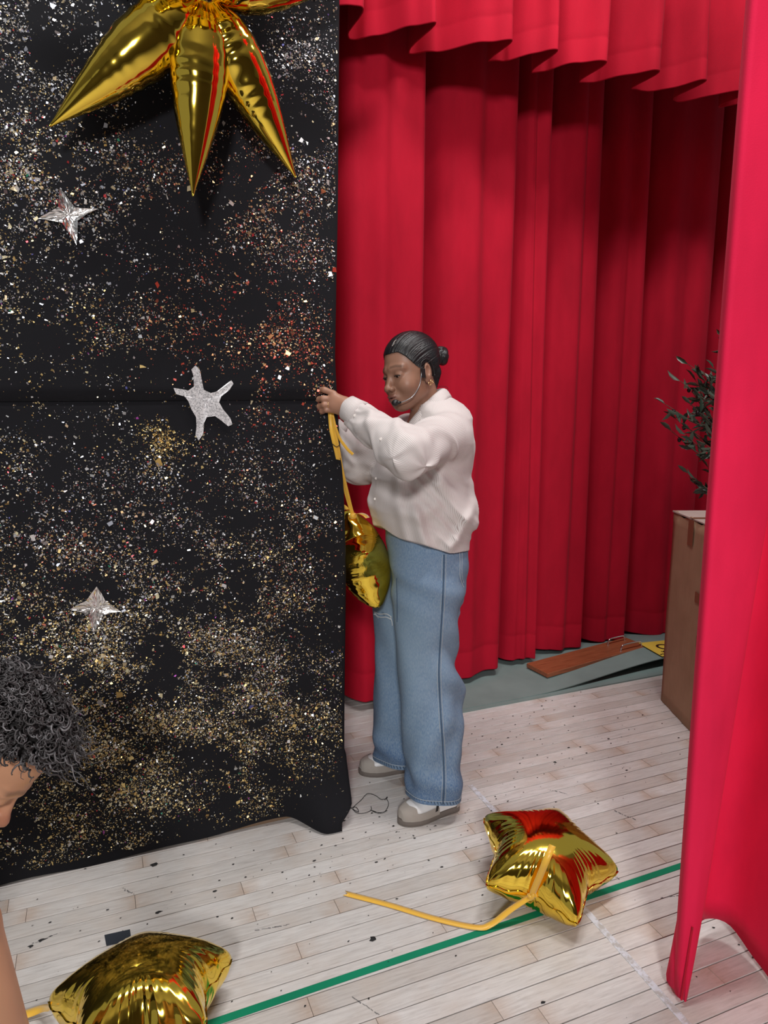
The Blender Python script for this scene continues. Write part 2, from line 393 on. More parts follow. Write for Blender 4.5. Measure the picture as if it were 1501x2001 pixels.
# tape lines and marks on the boards
def strip(name, pts, w, mat, label, cat, z=0.0009, thick=0.0006, group=None):
    P = spline([(x, y, z) for x, y in pts], 6); o = mesh_obj(name, *ribbon(P, w, (0, 0, 1), thick), mat, smooth=False); return tag(o, label, cat, group)
strip('floor_tape', [(-0.4, 1.428), (0.16, 1.440), (0.6, 1.448), (1.1, 1.453), (1.6, 1.460), (2.2, 1.468)], 0.021, M['green_tape'], 'long green tape line running across the floorboards', 'tape')
strip('floor_tape', [(1.150, 0.75), (1.160, 1.04), (1.172, 1.4), (1.180, 1.75), (1.183, 2.09)], 0.019, M['white_tape'], 'worn whitish tape line crossing the boards beside the jeans', 'tape', z=0.0006)
q = [on_z(x, y, 0.001) for x, y in ((204, 1827), (254, 1816), (257, 1838), (208, 1848))]
tag(mesh_obj('tape_patch', *prism([(p[0], p[1]) for p in q], lambda x, y, o: (x, y, 0.0004 + o), 0.0008), M['slate_tape'], smooth=False), 'small dark slate tape rectangle stuck on the floorboards', 'tape')
# scuffs and bits of black felt on the boards: nobody could count them
V, Fc = [], []
for k in range(520):
    if k < 60: x, y = RNG.normal(0.55, 0.45), RNG.normal(1.85, 0.14)
    elif k < 200: x, y = RNG.normal(1.7, 0.4), RNG.normal(2.38, 0.16)
    elif k < 380: x, y = RNG.normal(0.9, 0.5), RNG.normal(1.98, 0.14)
    else: x, y = RNG.uniform(-0.3, 2.2), RNG.uniform(1.05, 2.55)
    s = abs(RNG.normal(0, 1)) * 0.0013 + 0.0006; a = RNG.uniform(0, 6.28); n = len(V); m_ = 5
    for j in range(m_):
        t = a + j * 6.283 / m_; rr = s * RNG.uniform(0.4, 1.5); V.append((x + rr * math.cos(t) * 1.6, y + rr * math.sin(t), 0.0012 + RNG.uniform(0, 0.001)))
    V.append((x, y, 0.0015 + s * 0.5)); Fc += [[n + j, n + (j + 1) % m_, n + m_] for j in range(m_)]
for (x, y, s) in ((728, 1835, .006), (80, 1838, .006), (300, 1690, .006), (60, 1850, .004), (310, 1783, .005), (905, 1420, .005), (1085, 1490, .004), (1060, 1960, .004)):
    p = on_z(x, y); n = len(V)
    for j in range(7):
        t = j * 0.897; rr = s * RNG.uniform(0.5, 1.6); V.append((p[0] + rr * math.cos(t) * 1.5, p[1] + rr * math.sin(t), 0.0012))
    V.append((p[0], p[1], 0.005)); Fc += [[n + j, n + (j + 1) % 7, n + 7] for j in range(7)]
tag(mesh_obj('felt_crumbs', V, Fc, M['thread'], smooth=False), 'tiny black felt crumbs scattered over the pale floorboards', 'debris', kind='stuff')
V, Fc = [], []
for (x0, y0, x1, y1, w) in ((1083, 1578, 1106, 1604, .006), (1203, 1585, 1245, 1603, .006), (1076, 1544, 1110, 1552, .003), (60, 1847, 105, 1828, .004), (75, 1840, 120, 1822, .002),
                            (1195, 1706, 1212, 1720, .004), (1290, 1755, 1330, 1750, .003), (500, 1818, 570, 1806, .004), (690, 1950, 745, 1985, .003), (240, 1735, 262, 1748, .005)):
    a, b = on_z(x0, y0), on_z(x1, y1)
    for k in range(9):
        t = (k + RNG.uniform(0, .6)) / 9; c = a + (b - a) * t + RNG.normal(0, w * .25, 3); L = (b - a) / 9 * RNG.uniform(.5, 1.2); nrm = np.array([-L[1], L[0], 0]); nrm /= np.linalg.norm(nrm); ww = w * RNG.uniform(.2, .7)
        n = len(V); V += [tuple((c + v)[:2]) + (0.0007,) for v in (-L / 2 - nrm * ww * .3, L / 2 - nrm * ww, L / 2 + nrm * ww * .4, -L / 2 + nrm * ww)]; Fc.append([n, n + 1, n + 2, n + 3])
tag(mesh_obj('scuff_marks', V, Fc, M['scuff'], smooth=False), 'grey scuff streaks on the pale boards', 'marks', kind='stuff')
# black thread tangle by the shoes
def flo(pts, z=0.003): return spline([on_z(x, y, z + 0.002 * math.sin(i * 2.1)) for i, (x, y) in enumerate(pts)], 6)
t1 = tube(flo([(640, 1574), (662, 1578), (680, 1580), (695, 1577), (701, 1586), (690, 1579), (706, 1563), (718, 1551), (733, 1554), (745, 1562), (756, 1562), (759, 1573), (752, 1586), (740, 1588), (728, 1585), (725, 1576)]), 0.0011, 5)
t2 = tube(flo([(650, 1583), (668, 1584), (684, 1578), (697, 1588), (712, 1589), (727, 1584), (742, 1589), (757, 1584)]), 0.0010, 5)
t3 = tube(flo([(752, 1563), (757, 1557), (756, 1561)]), 0.0012, 5)
tag(mesh_obj('thread_tangle', *join(t1, t2, t3), M['thread']), 'tangled loop of black thread on the floor by the shoes', 'thread')
# ------------------------------------------------------------------ grey-green mat, plank, sign
ma = thing('floor_mat', 'grey-green mat on the boards under the red back curtain', 'mat', (2.2, 2.9, 0))
part('lower_sheet', *box((2.65, 2.98, 0.0035), (2.55, 0.72, 0.006)), M['mat'], ma, smooth=False)
nx, ny = 40, 14; xs = np.linspace(1.375, 3.92, nx); V = []
for x in xs:
    for t in np.linspace(0, 1, ny):
        lift = 0.052 * sstep(1.75, 2.75, x) * (1 - sstep(0.25, 0.9, t))
        V.append((x, 2.640 + 0.045 * sstep(1.8, 2.7, x) * (1 - t) + t * 0.70, 0.009 + lift))
V = np.array(V); V2 = V - [0, 0, 0.004]
part('upper_sheet', *join((V, gridf(nx, ny)), (V2, gridf(nx, ny)[:, ::-1]), (np.concatenate([V[::ny], V2[::ny]]), np.stack([np.arange(nx - 1) + nx, np.arange(nx - 1) + nx + 1, np.arange(nx - 1) + 1, np.arange(nx - 1)], 1))), M['mat'], ma)
def zmat(x): return 0.012 + 0.052 * float(sstep(1.75, 2.75, x)) * 0.55
pa, pb, pc, pd = [on_z(x, y, z) for x, y, z in ((1035, 1298, .046), (1070, 1316, .046), (1266, 1262, .062), (1216, 1243, .062))]
ux = (pc - pb) / np.linalg.norm(pc - pb); uy = pa - pb; uy -= ux * (uy @ ux); wl = np.linalg.norm(pc - pb); ww = 0.155; uy /= np.linalg.norm(uy); uz = np.cross(ux, uy)
R = np.stack([ux, uy, uz], 1); pc0 = pb + ux * wl / 2 + uy * ww / 2 - uz * 0.011
pl = thing('wooden_plank', 'varnished brown plank with two chrome handles lying on the mat', 'plank', tuple(pc0))
part('board', *box(pc0, (wl, ww, 0.022), R, 0.003), M['wood'], pl, smooth=False)
for (xa, ya, xb, yb) in ((1188, 1259, 1221, 1251), (1213, 1271, 1254, 1262)):
    f0, f1_ = on_z(xa, ya, .0615), on_z(xb, yb, .0625); hd_ = f1_ - f0
    pts = [f0 + hd_ * t + uz * z for t, z in ((0, -.004), (.04, 0.018), (.18, 0.028), (.82, 0.028), (.96, 0.018), (1, -.004))]
    h = part('handle', *tube(spline(pts, 5), 0.0042, 8), M['chrome'], pl)
    for c in (f0, f1_): subpart('handle_foot', *tube([c - uz * 0.006, c + uz * 0.004], [0.0085, 0.006], 10), M['chrome'], h, pl)
zc = .066
cA, cB = on_z(1294, 1283, zc), on_z(1248, 1257, zc); cu = cB - cA; cu /= np.linalg.norm(cu); cw = np.array([-cu[1], cu[0], 0]); cw = cw if cw[0] > 0 else -cw
ys = thing('yellow_sign', 'yellow warning card with black lettering on the mat behind the box', 'sign', tuple(cA))
part('card', *prism([(-.0, -.0), (.20, 0), (.20, .28), (0, .28)], lambda x, y, o: cA + cu * x + cw * y + np.array([0, 0, o]), 0.002), M['yellow'], ys, smooth=False)
C_ = [on_z(1299 + 15 * math.cos(t), 1264 + 4.0 * math.sin(t) + 2 * math.cos(t), zc + .003) for t in np.linspace(0.5, 5.8, 20)]
part('letter', *ribbon(C_, 0.013, (0, 0, 1), 0.0006), M['black'], ys, smooth=False)
for (x0, y0, x1, y1) in ((1292, 1272.5, 1298, 1273.5), (1297, 1271.5, 1299, 1275), (1290, 1279, 1294, 1278), (1295, 1277, 1299, 1278.5)):
    part('letter', *ribbon([on_z(x0, y0, zc + .003), on_z((x0 + x1) / 2, (y0 + y1) / 2 + .5, zc + .003), on_z(x1, y1, zc + .003)], .007, (0, 0, 1), .0006), M['black'], ys, smooth=False)
# ------------------------------------------------------------------ curtains
def pleats(name, parent_or_none, edges, Ymean, A, zt, zb, mat, nz=26, per=26, hemline=None, seed=3, flare=0.25, sag=None, thick=0.004, prof=None):
    PU = np.linspace(0, 1, 201); pu, py_, px_ = prof; sm = np.hanning(19); sm /= sm.sum()
    circ = lambda v: np.r_[np.convolve(np.r_[v[-10:-1], v[:-1], v[:9]], sm, 'valid')]
    PYv = circ(np.interp(PU, pu, py_)); PXv = circ(np.interp(PU, pu, px_)); PYv = np.r_[PYv, PYv[0]][:201]; PXv = np.r_[PXv, PXv[0]][:201]
    ph = np.arange(len(edges)) * 2 * math.pi; n = (len(edges) - 1) * per + 1
    P = np.linspace(0, ph[-1], n); X0 = np.interp(P, ph, edges); loc = np.interp(P, ph[:-1] + math.pi, np.diff(edges))
    a = np.clip(loc / 0.30, 0.55, 1.15) * A
    z = np.linspace(zb, zt, nz) if hemline is None else np.concatenate([[zb, zb + 0.004], np.linspace(zb + hemline - 0.006, zb + hemline + 0.006, 3), np.linspace(zb + hemline + 0.03, zt, nz)])
    V = np.zeros((n, len(z), 3)); r = np.random.default_rng(seed); w1, w2, w3 = r.uniform(0, 6.28, 3)
    for j, zz in enumerate(z):
        f = (zz - zb) / max(zt - zb, 1e-6); wob = 0.25 * np.sin(P * 0.37 + w1 + 1.7 * f) * (1 - 0.5 * f)
        q = P + wob * 0.6; u = (q / (2 * math.pi)) % 1.0; sh = np.interp(u, PU, PYv); sx = np.interp(u, PU, PXv)
        amp = a * (1 + flare * (1 - f) * np.sin(P * 0.61 + w2))
        yy = (np.interp(X0, *Ymean) if isinstance(Ymean, tuple) else Ymean) + amp * sh + 0.07 * a * np.sin(3.1 * q + w3 + f * 2)
        xx = X0 + sx * loc + 0.012 * np.sin(P * 0.8 + 3 * f + w2)
        dz = 0 if sag is None else sag(xx, f)
        hem = 0.0
        if hemline is not None and j in (0, 1): hem = 0.0008
        if hemline is not None and j == 3: hem = 0.0014
        V[:, j] = np.stack([xx, yy + hem, zz + dz * (1 - f) + 0.004 * np.sin(P * 1.3) * (1 - f)], 1)
    o = mesh_obj(name, V.reshape(-1, 3), gridf(n, len(z))[:, ::-1], mat, parent_or_none)
    sd = o.modifiers.new('cloth', 'SOLIDIFY'); sd.thickness = thick; sd.offset = -1
    return o
back = thing('back_curtain', 'red pleated velour curtain hanging behind the young woman', 'curtain', (2.0, 2.95, 0))
e1 = [0.20, 0.42, 0.62, 0.89, 1.325, 1.83, 2.06, 2.395, 2.665, 3.12, 3.45, 3.8, 4.2]
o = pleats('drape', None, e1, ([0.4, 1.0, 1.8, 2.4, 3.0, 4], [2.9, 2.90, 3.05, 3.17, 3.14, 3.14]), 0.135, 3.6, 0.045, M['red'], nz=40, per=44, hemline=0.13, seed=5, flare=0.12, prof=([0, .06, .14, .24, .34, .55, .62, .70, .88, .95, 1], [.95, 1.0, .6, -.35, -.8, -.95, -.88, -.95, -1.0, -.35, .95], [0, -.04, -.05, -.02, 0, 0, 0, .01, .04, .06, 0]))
o.data.transform(Matrix.Translation((-2.0, -2.95, 0))); o.parent = back
val = thing('curtain_valance', 'short red valance with a rippled hem across the top', 'valance', (1.8, 2.6, 2.6))
e2 = [0.38, 0.65, 0.94, 1.205, 1.53, 1.71, 1.96, 2.235, 2.475, 2.72, 2.96, 3.26, 3.56]
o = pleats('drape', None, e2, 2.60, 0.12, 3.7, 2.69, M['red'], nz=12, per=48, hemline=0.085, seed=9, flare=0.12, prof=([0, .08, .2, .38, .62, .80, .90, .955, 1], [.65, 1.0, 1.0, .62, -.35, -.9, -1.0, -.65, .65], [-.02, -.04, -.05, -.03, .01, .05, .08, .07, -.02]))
o.data.transform(Matrix.Translation((-1.8, -2.6, -2.6))); o.parent = val
# a dark sheet added behind the back curtain so its gaps read deep
w = mesh_obj('dark_sheet_back', *box((2, 3.75, 2), (9, 0.1, 4.4)), M['dark'], smooth=False); tag(w, kind='structure')
# the auditorium side: ceiling and far wall of the hall
M['hall_wall'] = fabric('hall_wall_paint', (0.20, 0.17, 0.14), 60, 0.1); M['hall_ceiling'] = fabric('hall_ceiling_tiles', (0.42, 0.41, 0.40), 40, 0.2)
tag(mesh_obj('wall_hall', *box((1, -7.5, 2.7), (16, 0.1, 5.5)), M['hall_wall'], smooth=False), kind='structure')
tag(mesh_obj('ceiling', *box((1, -3.4, 5.45), (16, 8.1, 0.1)), M['hall_ceiling'], smooth=False), kind='structure')
# near right leg curtain: front return strip + folds running off to the right
leg = thing('leg_curtain', 'bright red side curtain hanging close by on the right', 'curtain', (1.35, 1.1, 0))
zs = np.linspace(0, 1, 46); rows = []
ex, ey = 1.183, 1.085
for f in zs:
    z = 0.012 + f * 3.1; k = sstep(0.0, 0.9, f)
    lean = 0.012 * math.sin(f * 3)
    sw = np.interp(z, [0, 0.12, 0.25, 0.6, 1.0, 1.6, 2.3, 3.2], [0.012, 0.03, 0.045, 0.075, 0.105, 0.155, 0.21, 0.27])   # width of the return strip
    zz = z
    pts = [(ex - lean + 0.020, ey + 0.040), (ex - lean + 0.002, ey + 0.015), (ex - lean, ey), (ex + 0.006, ey - 0.008),
           (ex + sw * 0.45, ey - 0.014 - 0.02 * k), (ex + sw * 0.95, ey - 0.012 - 0.03 * k), (ex + sw, ey + 0.000 - 0.03 * k), (ex + sw * 1.0, ey + 0.05),
           (1.33 + 0.25 * sw, 1.185), (1.395 + .06 * k, 1.215), (1.440 + .04 * k, 1.175), (1.435 + .03 * k, 1.08), (1.405 + .03 * k, 0.98), (1.405 + .03 * k, 0.88), (1.47, 0.82), (1.58, 0.86), (1.66, 0.97), (1.74, 1.08), (1.86, 1.10), (1.97, 0.98), (2.1, 0.93), (2.25, 1.05), (2.6, 1.05)]
    xs_ = np.array([p[0] for p in pts]); xs_ = np.maximum.accumulate(xs_ - 0) if False else xs_
    C = spline([(p[0], p[1], zz) for p in pts], 5)
    if f < 0.12:                                # the hem rises off the floor between the folds
        d = (C[:, 0] - ex); C[:, 2] += (1 - f / 0.12) * (0.040 * np.exp(-((C[:, 1] - 1.20) / 0.07) ** 2) + 0.006 * (d > 0.05))
    rows.append(C)
G = np.stack(rows, 1); n, nz = G.shape[:2]
o = part('drape', G.reshape(-1, 3), gridf(n, nz)[:, ::-1], M['red_lit'], leg); sd = o.modifiers.new('cloth', 'SOLIDIFY'); sd.thickness = 0.004; sd.offset = 1
# pressed crease and hem slit stitched along the strip
part('hem_stitch', *tube(spline([(ex - 0.003 + 0.012 * t, ey - 0.011 - 0.004 * t, 0.02 + 0.19 * t) for t in np.linspace(0, 1, 6)], 3), 0.0022, 6), M['red_lining'], leg)
# ------------------------------------------------------------------ black felt flat
PY = 2.128
pan = thing('backdrop_panel', 'tall black felt backdrop panel covered in gold and silver glitter', 'backdrop', (0.0, 2.15, 0))
edge = lambda z: np.interp(z, [0, 0.15, 0.5, 0.865, 1.1, 1.36, 1.51, 1.96, 2.5, 3.2], [0.69, 0.705, 0.714, 0.722, 0.716, 0.698, 0.691, 0.706, 0.717, 0.73])
def cloth_y(x, z):
    fl_ = sstep(0.50, 0.62, x) * sstep(0.24, 0.0, z) ** 1.3
    return PY - 0.002 * np.sin(x * 9 + z * 2) - 0.115 * fl_ - 0.012 * sstep(0.30, 0.62, x) * sstep(0.5, 0.0, z)
def cloth(name, z0, z1, nz, off, mat):
    us = np.concatenate([np.linspace(0, 0.86, 60), np.linspace(0.865, 1, 26)]); V = []
    for zf in np.linspace(0, 1, nz) ** (1.6 if z0 < 0.1 else 1.0):
        E_ = float(edge(z0 + (z1 - z0) * zf))
        row = []
        for u in us:
            x = -1.3 + u * (E_ + 1.3)
            zb = z0
            if z0 < 0.1: zb = 0.004 + 0.016 * float(sstep(0.0, 0.5, x)) + 0.004 * math.sin(x * 17) - 0.012 * float(sstep(0.52, 0.62, x))
            z = zb + (z1 - zb) * zf; x -= 0.055 * float(sstep(0.05, 0, zf)) * float(sstep(0.66, 0.7, x)) if z0 < .1 else 0
            row.append((x, float(cloth_y(x, z)) - off + 0.0015 * math.sin(x * 31) * (1 if abs(z - 1.39) < 0.05 else 0), z))
        E2 = row[-1]
        for t in np.linspace(0.2, 1, 6):        # wraps round the edge of the frame
            a = t * math.pi / 2; row.append((E2[0] + 0.012 * math.sin(a), E2[1] + 0.018 * (1 - math.cos(a)) + (0.03 * t if E2[2] > 0.2 else 0), E2[2]))
        V += row
    o = part(name, V, gridf(nz, len(us) + 6), mat, pan); sd = o.modifiers.new('cloth', 'SOLIDIFY'); sd.thickness = 0.003; sd.offset = -1; return o
cloth('lower_cloth', 0.004, 1.40, 70, 0.0, M['black_cloth'])
cloth('upper_cloth', 1.388, 3.05, 40, 0.004, M['black_cloth'])
part('frame_rail', *box((-0.3, PY + 0.03, 0.02), (1.78, 0.035, 0.04)), M['kick'], pan, smooth=False)
part('frame_stile', *box((0.675, PY + 0.042, 1.53), (0.04, 0.03, 2.94)), M['kick'], pan, smooth=False)
part('backing_board', *box((-0.32, PY + 0.034, 1.55), (1.95, 0.012, 3.0)), M['dark'], pan, smooth=False)
# glitter: tens of thousands of foil flakes glued to the felt
blobs = [  # px, py, sx, sy, weight, palette
    (330, 1480, 420, 150, 2.1, 'g'), (120, 1520, 160, 130, 1.3, 'g'), (560, 1430, 140, 110, 1.7, 'g'), (150, 1270, 190, 90, 1.7, 'g'), (420, 1300, 260, 90, 1.3, 'w'),
    (260, 1090, 200, 110, 0.9, 'w'), (130, 1060, 120, 80, 0.6, 'r'), (470, 1120, 110, 100, 0.95, 'g'), (560, 1130, 110, 90, 0.55, 'r'), (600, 1010, 100, 90, 0.65, 'w'),
    (540, 950, 110, 60, 0.45, 'r'), (318, 855, 22, 25, 5.0, 'G'), (320, 850, 60, 45, 0.6, 'g'), (560, 690, 60, 70, 1.3, 'R'), (480, 650, 100, 70, 0.9, 'R'), (345, 650, 40, 45, .8, 'R'),
    (120, 650, 100, 45, 0.9, 'g'), (220, 640, 60, 35, 0.5, 'r'), (510, 420, 120, 130, 0.9, 'r'), (600, 300, 70, 200, 1.0, 'w'), (480, 380, 60, 60, 0.7, 'R'),
    (70, 90, 130, 120, 1.2, 'w'), (110, 380, 120, 110, 0.75, 'w'), (90, 300, 90, 60, 0.7, 'g'), (30, 500, 60, 80, 0.35, 'g'), (210, 330, 130, 70, 0.45, 'r'),
    (620, 90, 60, 130, 1.1, 'w'), (480, 130, 100, 90, 0.6, 'w'), (250, 520, 250, 130, 0.22, 'w'), (300, 940, 320, 80, 0.30, 'w'), (60, 960, 90, 60, 0.4, 'w'), (300, 760, 320, 120, 0.07, 'w'),
    (-180, 1000, 150, 700, 0.7, 'g'), (-120, 200, 150, 200, 0.6, 'w'), (-150, 1450, 160, 160, 1.2, 'g'), (300, 300, 330, 330, 0.14, 'w')]
holes = [(300, 230, 85, 75, 0.9), (350, 470, 90, 80, 0.8), (620, 1225, 75, 45, 0.9), (330, 1060, 60, 45, 0.75), (350, 1610, 190, 26, 0.8), (250, 1340, 120, 40, 0.55), (40, 1100, 60, 60, 0.5),  # first gaps thin out the flakes in place of the starburst's cast shadow
         (600, 1560, 60, 50, 0.75), (240, 710, 120, 28, 0.95), (130, 770, 200, 22, 0.9), (480, 1015, 80, 40, .5), (90, 545, 70, 40, .7), (640, 1000, 20, 120, .4)]
pal = {'g': [((.80, .62, .30), 6), ((.86, .78, .55), 5), ((.85, .85, .85), 3), ((.55, .38, .16), 3), ((.7, .1, .12), .25), ((.5, .12, .5), .15), ((.1, .45, .3), .1)],
       'G': [((.82, .60, .24), 8), ((.88, .74, .42), 4), ((.5, .3, .1), 2)],
       'w': [((.85, .85, .87), 6), ((.62, .64, .72), 4), ((.80, .68, .48), 4), ((.40, .36, .36), 3), ((.75, .12, .14), .35), ((.25, .25, .6), .2)],
       'r': [((.78, .58, .34), 5), ((.55, .22, .14), 4), ((.8, .78, .75), 3), ((.75, .10, .12), 1.4), ((.45, .3, .2), 3)],
       'R': [((.72, .16, .11), 5), ((.80, .42, .22), 4), ((.82, .66, .40), 3), ((.45, .10, .08), 2)]}
NF = 180000
bw = np.array([b[4] * b[2] * b[3] for b in blobs]); bw /= bw.sum()
which = RNG.choice(len(blobs), size=NF * 5, p=bw); B_ = np.array([b[:4] for b in blobs])[which]
pts = B_[:, :2] + RNG.normal(size=(NF * 5, 2)) * B_[:, 2:4]
nz_ = vnoise(np.c_[pts / 26.0, np.zeros(len(pts))], 3) * 0.6 + vnoise(np.c_[pts / 9.0, np.ones(len(pts))], 5) * 0.4 + vnoise(np.c_[pts / 70.0, np.ones(len(pts))], 8) * 0.5
acc = np.clip(0.45 + 0.75 * nz_, 0.02, 1.0)
for hx, hy, sx, sy, w_ in holes: acc *= 1 - w_ * np.exp(-(((pts[:, 0] - hx) / sx) ** 2 + ((pts[:, 1] - hy) / sy) ** 2))
ok = (RNG.uniform(size=len(pts)) < acc) & (pts[:, 1] > -60) & (pts[:, 1] < 1740) & (pts[:, 0] > -420) & (pts[:, 0] < 690)
ok &= (RNG.uniform(size=len(pts)) < np.clip(1 + pts[:, 0] / 420, 0.4, 1))
pts, which = pts[ok][:NF], which[ok][:NF]
d = fw[None] + rt[None] * ((pts[:, :1] - CX) / F) - up[None] * ((pts[:, 1:] - CY) / F)
P3 = CAMP + d * (PY / d[:, 1])[:, None]
x, z = P3[:, 0], P3[:, 2]
ok = (x < edge(z) - 0.004) & (z > 0.03 + 0.0 * x) & (z < 2.98) & (np.abs(z - 1.392) > 0.004) & ((z > 0.10) | (x < 0.50) | (RNG.uniform(size=len(x)) < 0.12))
x, z, which = x[ok], z[ok], which[ok]; n = len(x)
cen = np.stack([x, cloth_y(x, z) - np.where(z > 1.392, 0.004, 0) - 0.0016 - RNG.exponential(0.0009, n), z], 1)
sz = np.exp(RNG.normal(math.log(0.00155), 0.48, n)); ang = RNG.uniform(0, 6.283, n); tl = RNG.normal(0, 0.55, (n, 2))
ua = np.stack([np.cos(ang), -tl[:, 0] * 0.8, np.sin(ang)], 1); va = np.stack([-np.sin(ang), -tl[:, 1] * 0.8, np.cos(ang)], 1)
asp = RNG.uniform(0.45, 1.0, n)[:, None]; s_ = sz[:, None]
q4 = [cen + s_ * (ua * RNG.uniform(.5, 1.2, (n, 1)) * a + va * asp * b * RNG.uniform(.5, 1.2, (n, 1))) for a, b in ((-1, -1), (1, -1), (1, 1), (-1, 1))]
V = np.stack(q4, 1).reshape(-1, 3); V[:, 1] = np.minimum(V[:, 1], np.repeat(cen[:, 1] + 0.0012, 4)); Fc = np.arange(4 * n).reshape(-1, 4)
cols = np.zeros((n, 4)); cols[:, 3] = 1
for k, b in enumerate(blobs):
    m_ = which == k; L = pal[b[5]]; w_ = np.array([c[1] for c in L]); ci = RNG.choice(len(L), size=m_.sum(), p=w_ / w_.sum())
    cols[m_, :3] = np.array([c[0] for c in L])[ci] ** 1.25 * RNG.uniform(0.55, 1.15, (m_.sum(), 1))
cols = np.clip(cols, 0, 1)
g = part('glitter_flakes', V, Fc, M['confetti'], pan, smooth=False, attrs={'Col': ('FLOAT_COLOR', np.repeat(cols, 4, 0))}); g['kind'] = 'stuff'
# cut-out stars stuck to the felt
def cutout(name, poly, mat, label, crumple, dens=1):
    c = np.mean(poly, 0); off = 0.008
    P = np.array(poly, float); out = []
    for a, b in zip(P, np.roll(P, -1, 0)): out += [a + (b - a) * t for t in np.linspace(0, 1, 5, endpoint=False)]
    P = np.array(out); n = len(P); V = []; rings = (1.0, .86, .7, .5, .3, .12)
    r = np.random.default_rng(len(poly) + int(c[0]))
    for k in rings:
        for p in P:
            s = c + (p - c) * k; w = on_y(s[0], s[1], PY - off); w[1] += crumple * (r.uniform(-1, 1) if k < 1 else r.uniform(-.6, .6)) - 0.006 * (k ** 2) * (1 if crumple else .3); V.append(w)
    Fc = gridf(len(rings), n, cv=True).tolist(); w = on_y(c[0], c[1], PY - off); V.append(w)
    Fc += [[(len(rings) - 1) * n + j, (len(rings) - 1) * n + (j + 1) % n, len(V) - 1] for j in range(n)]
    o = mesh_obj(name, V, Fc, mat, smooth=False); sd = o.modifiers.new('sheet', 'SOLIDIFY'); sd.thickness = 0.0012; sd.offset = 0
    return tag(o, label, 'star', 'cut-out stars on the black backdrop')
cutout('foil_star', [(117, 368), (129, 383), (146, 406), (168, 408), (191, 409), (170, 419), (152, 432), (152, 455), (150, 480), (138, 462), (122, 437), (100, 432), (74, 428), (97, 415), (114, 405), (115, 385)], M['silver'], 'crumpled silver four-pointed foil star highest on the black backdrop', 0.0009)
cutout('foil_star', [(189, 1145), (199, 1159), (206, 1173), (220, 1182), (236, 1194), (219, 1196), (202, 1200), (196, 1215), (183, 1234), (178, 1219), (173, 1201), (157, 1195), (136, 1190), (153, 1180), (168, 1173), (178, 1159)], M['silver'], 'pale silver four-pointed foil star lowest on the black backdrop', 0.0009)
cutout('glitter_star', [(382, 714), (390, 722), (388, 737), (394, 752), (399, 762), (412, 768), (428, 764), (443, 752), (452, 743), (456, 750), (448, 762), (432, 775), (428, 786), (436, 800), (450, 817), (454, 829), (446, 833), (430, 820), (420, 813), (404, 815), (397, 830), (397, 848), (388, 861), (382, 850), (384, 832), (383, 815), (374, 800), (368, 784), (360, 774), (344, 770), (339, 758), (352, 760), (368, 763), (379, 755), (378, 735), (374, 722)], M['glitter'], 'white glittery star with five wobbly arms on the backdrop', 0.0)
# ------------------------------------------------------------------ foil balloons
N_ = 181; g1 = np.linspace(-1.1, 1.1, N_); GX, GY = np.meshgrid(g1, g1, indexing='ij')
TH = np.linspace(0, 2 * math.pi, 240, endpoint=False)
def star_r(th, inner=0.635):
    k = np.abs((th / (2 * math.pi / 5) + 0.5) % 1.0 - 0.5) * 2          # 0 at a tip, 1 between tips
    a = math.pi / 5; x1, y1, x2, y2 = 1.0, 0.0, inner * math.cos(a), inner * math.sin(a); t = k * a
    den = np.cos(t) * (y2 - y1) - np.sin(t) * (x2 - x1); r = (x1 * (y2 - y1) - y1 * (x2 - x1)) / den
    return r - 0.035 * np.exp(-(k / 0.07) ** 2)
rin = np.hypot(GX, GY) < star_r(np.arctan2(GY, GX)); phi = np.zeros_like(GX)
for _ in range(2600):
    phi[1:-1, 1:-1] = 0.25 * (phi[2:, 1:-1] + phi[:-2, 1:-1] + phi[1:-1, 2:] + phi[1:-1, :-2]) + 0.001; phi[~rin] = 0
phi /= phi.max()
TS = 1 - (1 - np.linspace(0, 1, 34)) ** 1.7
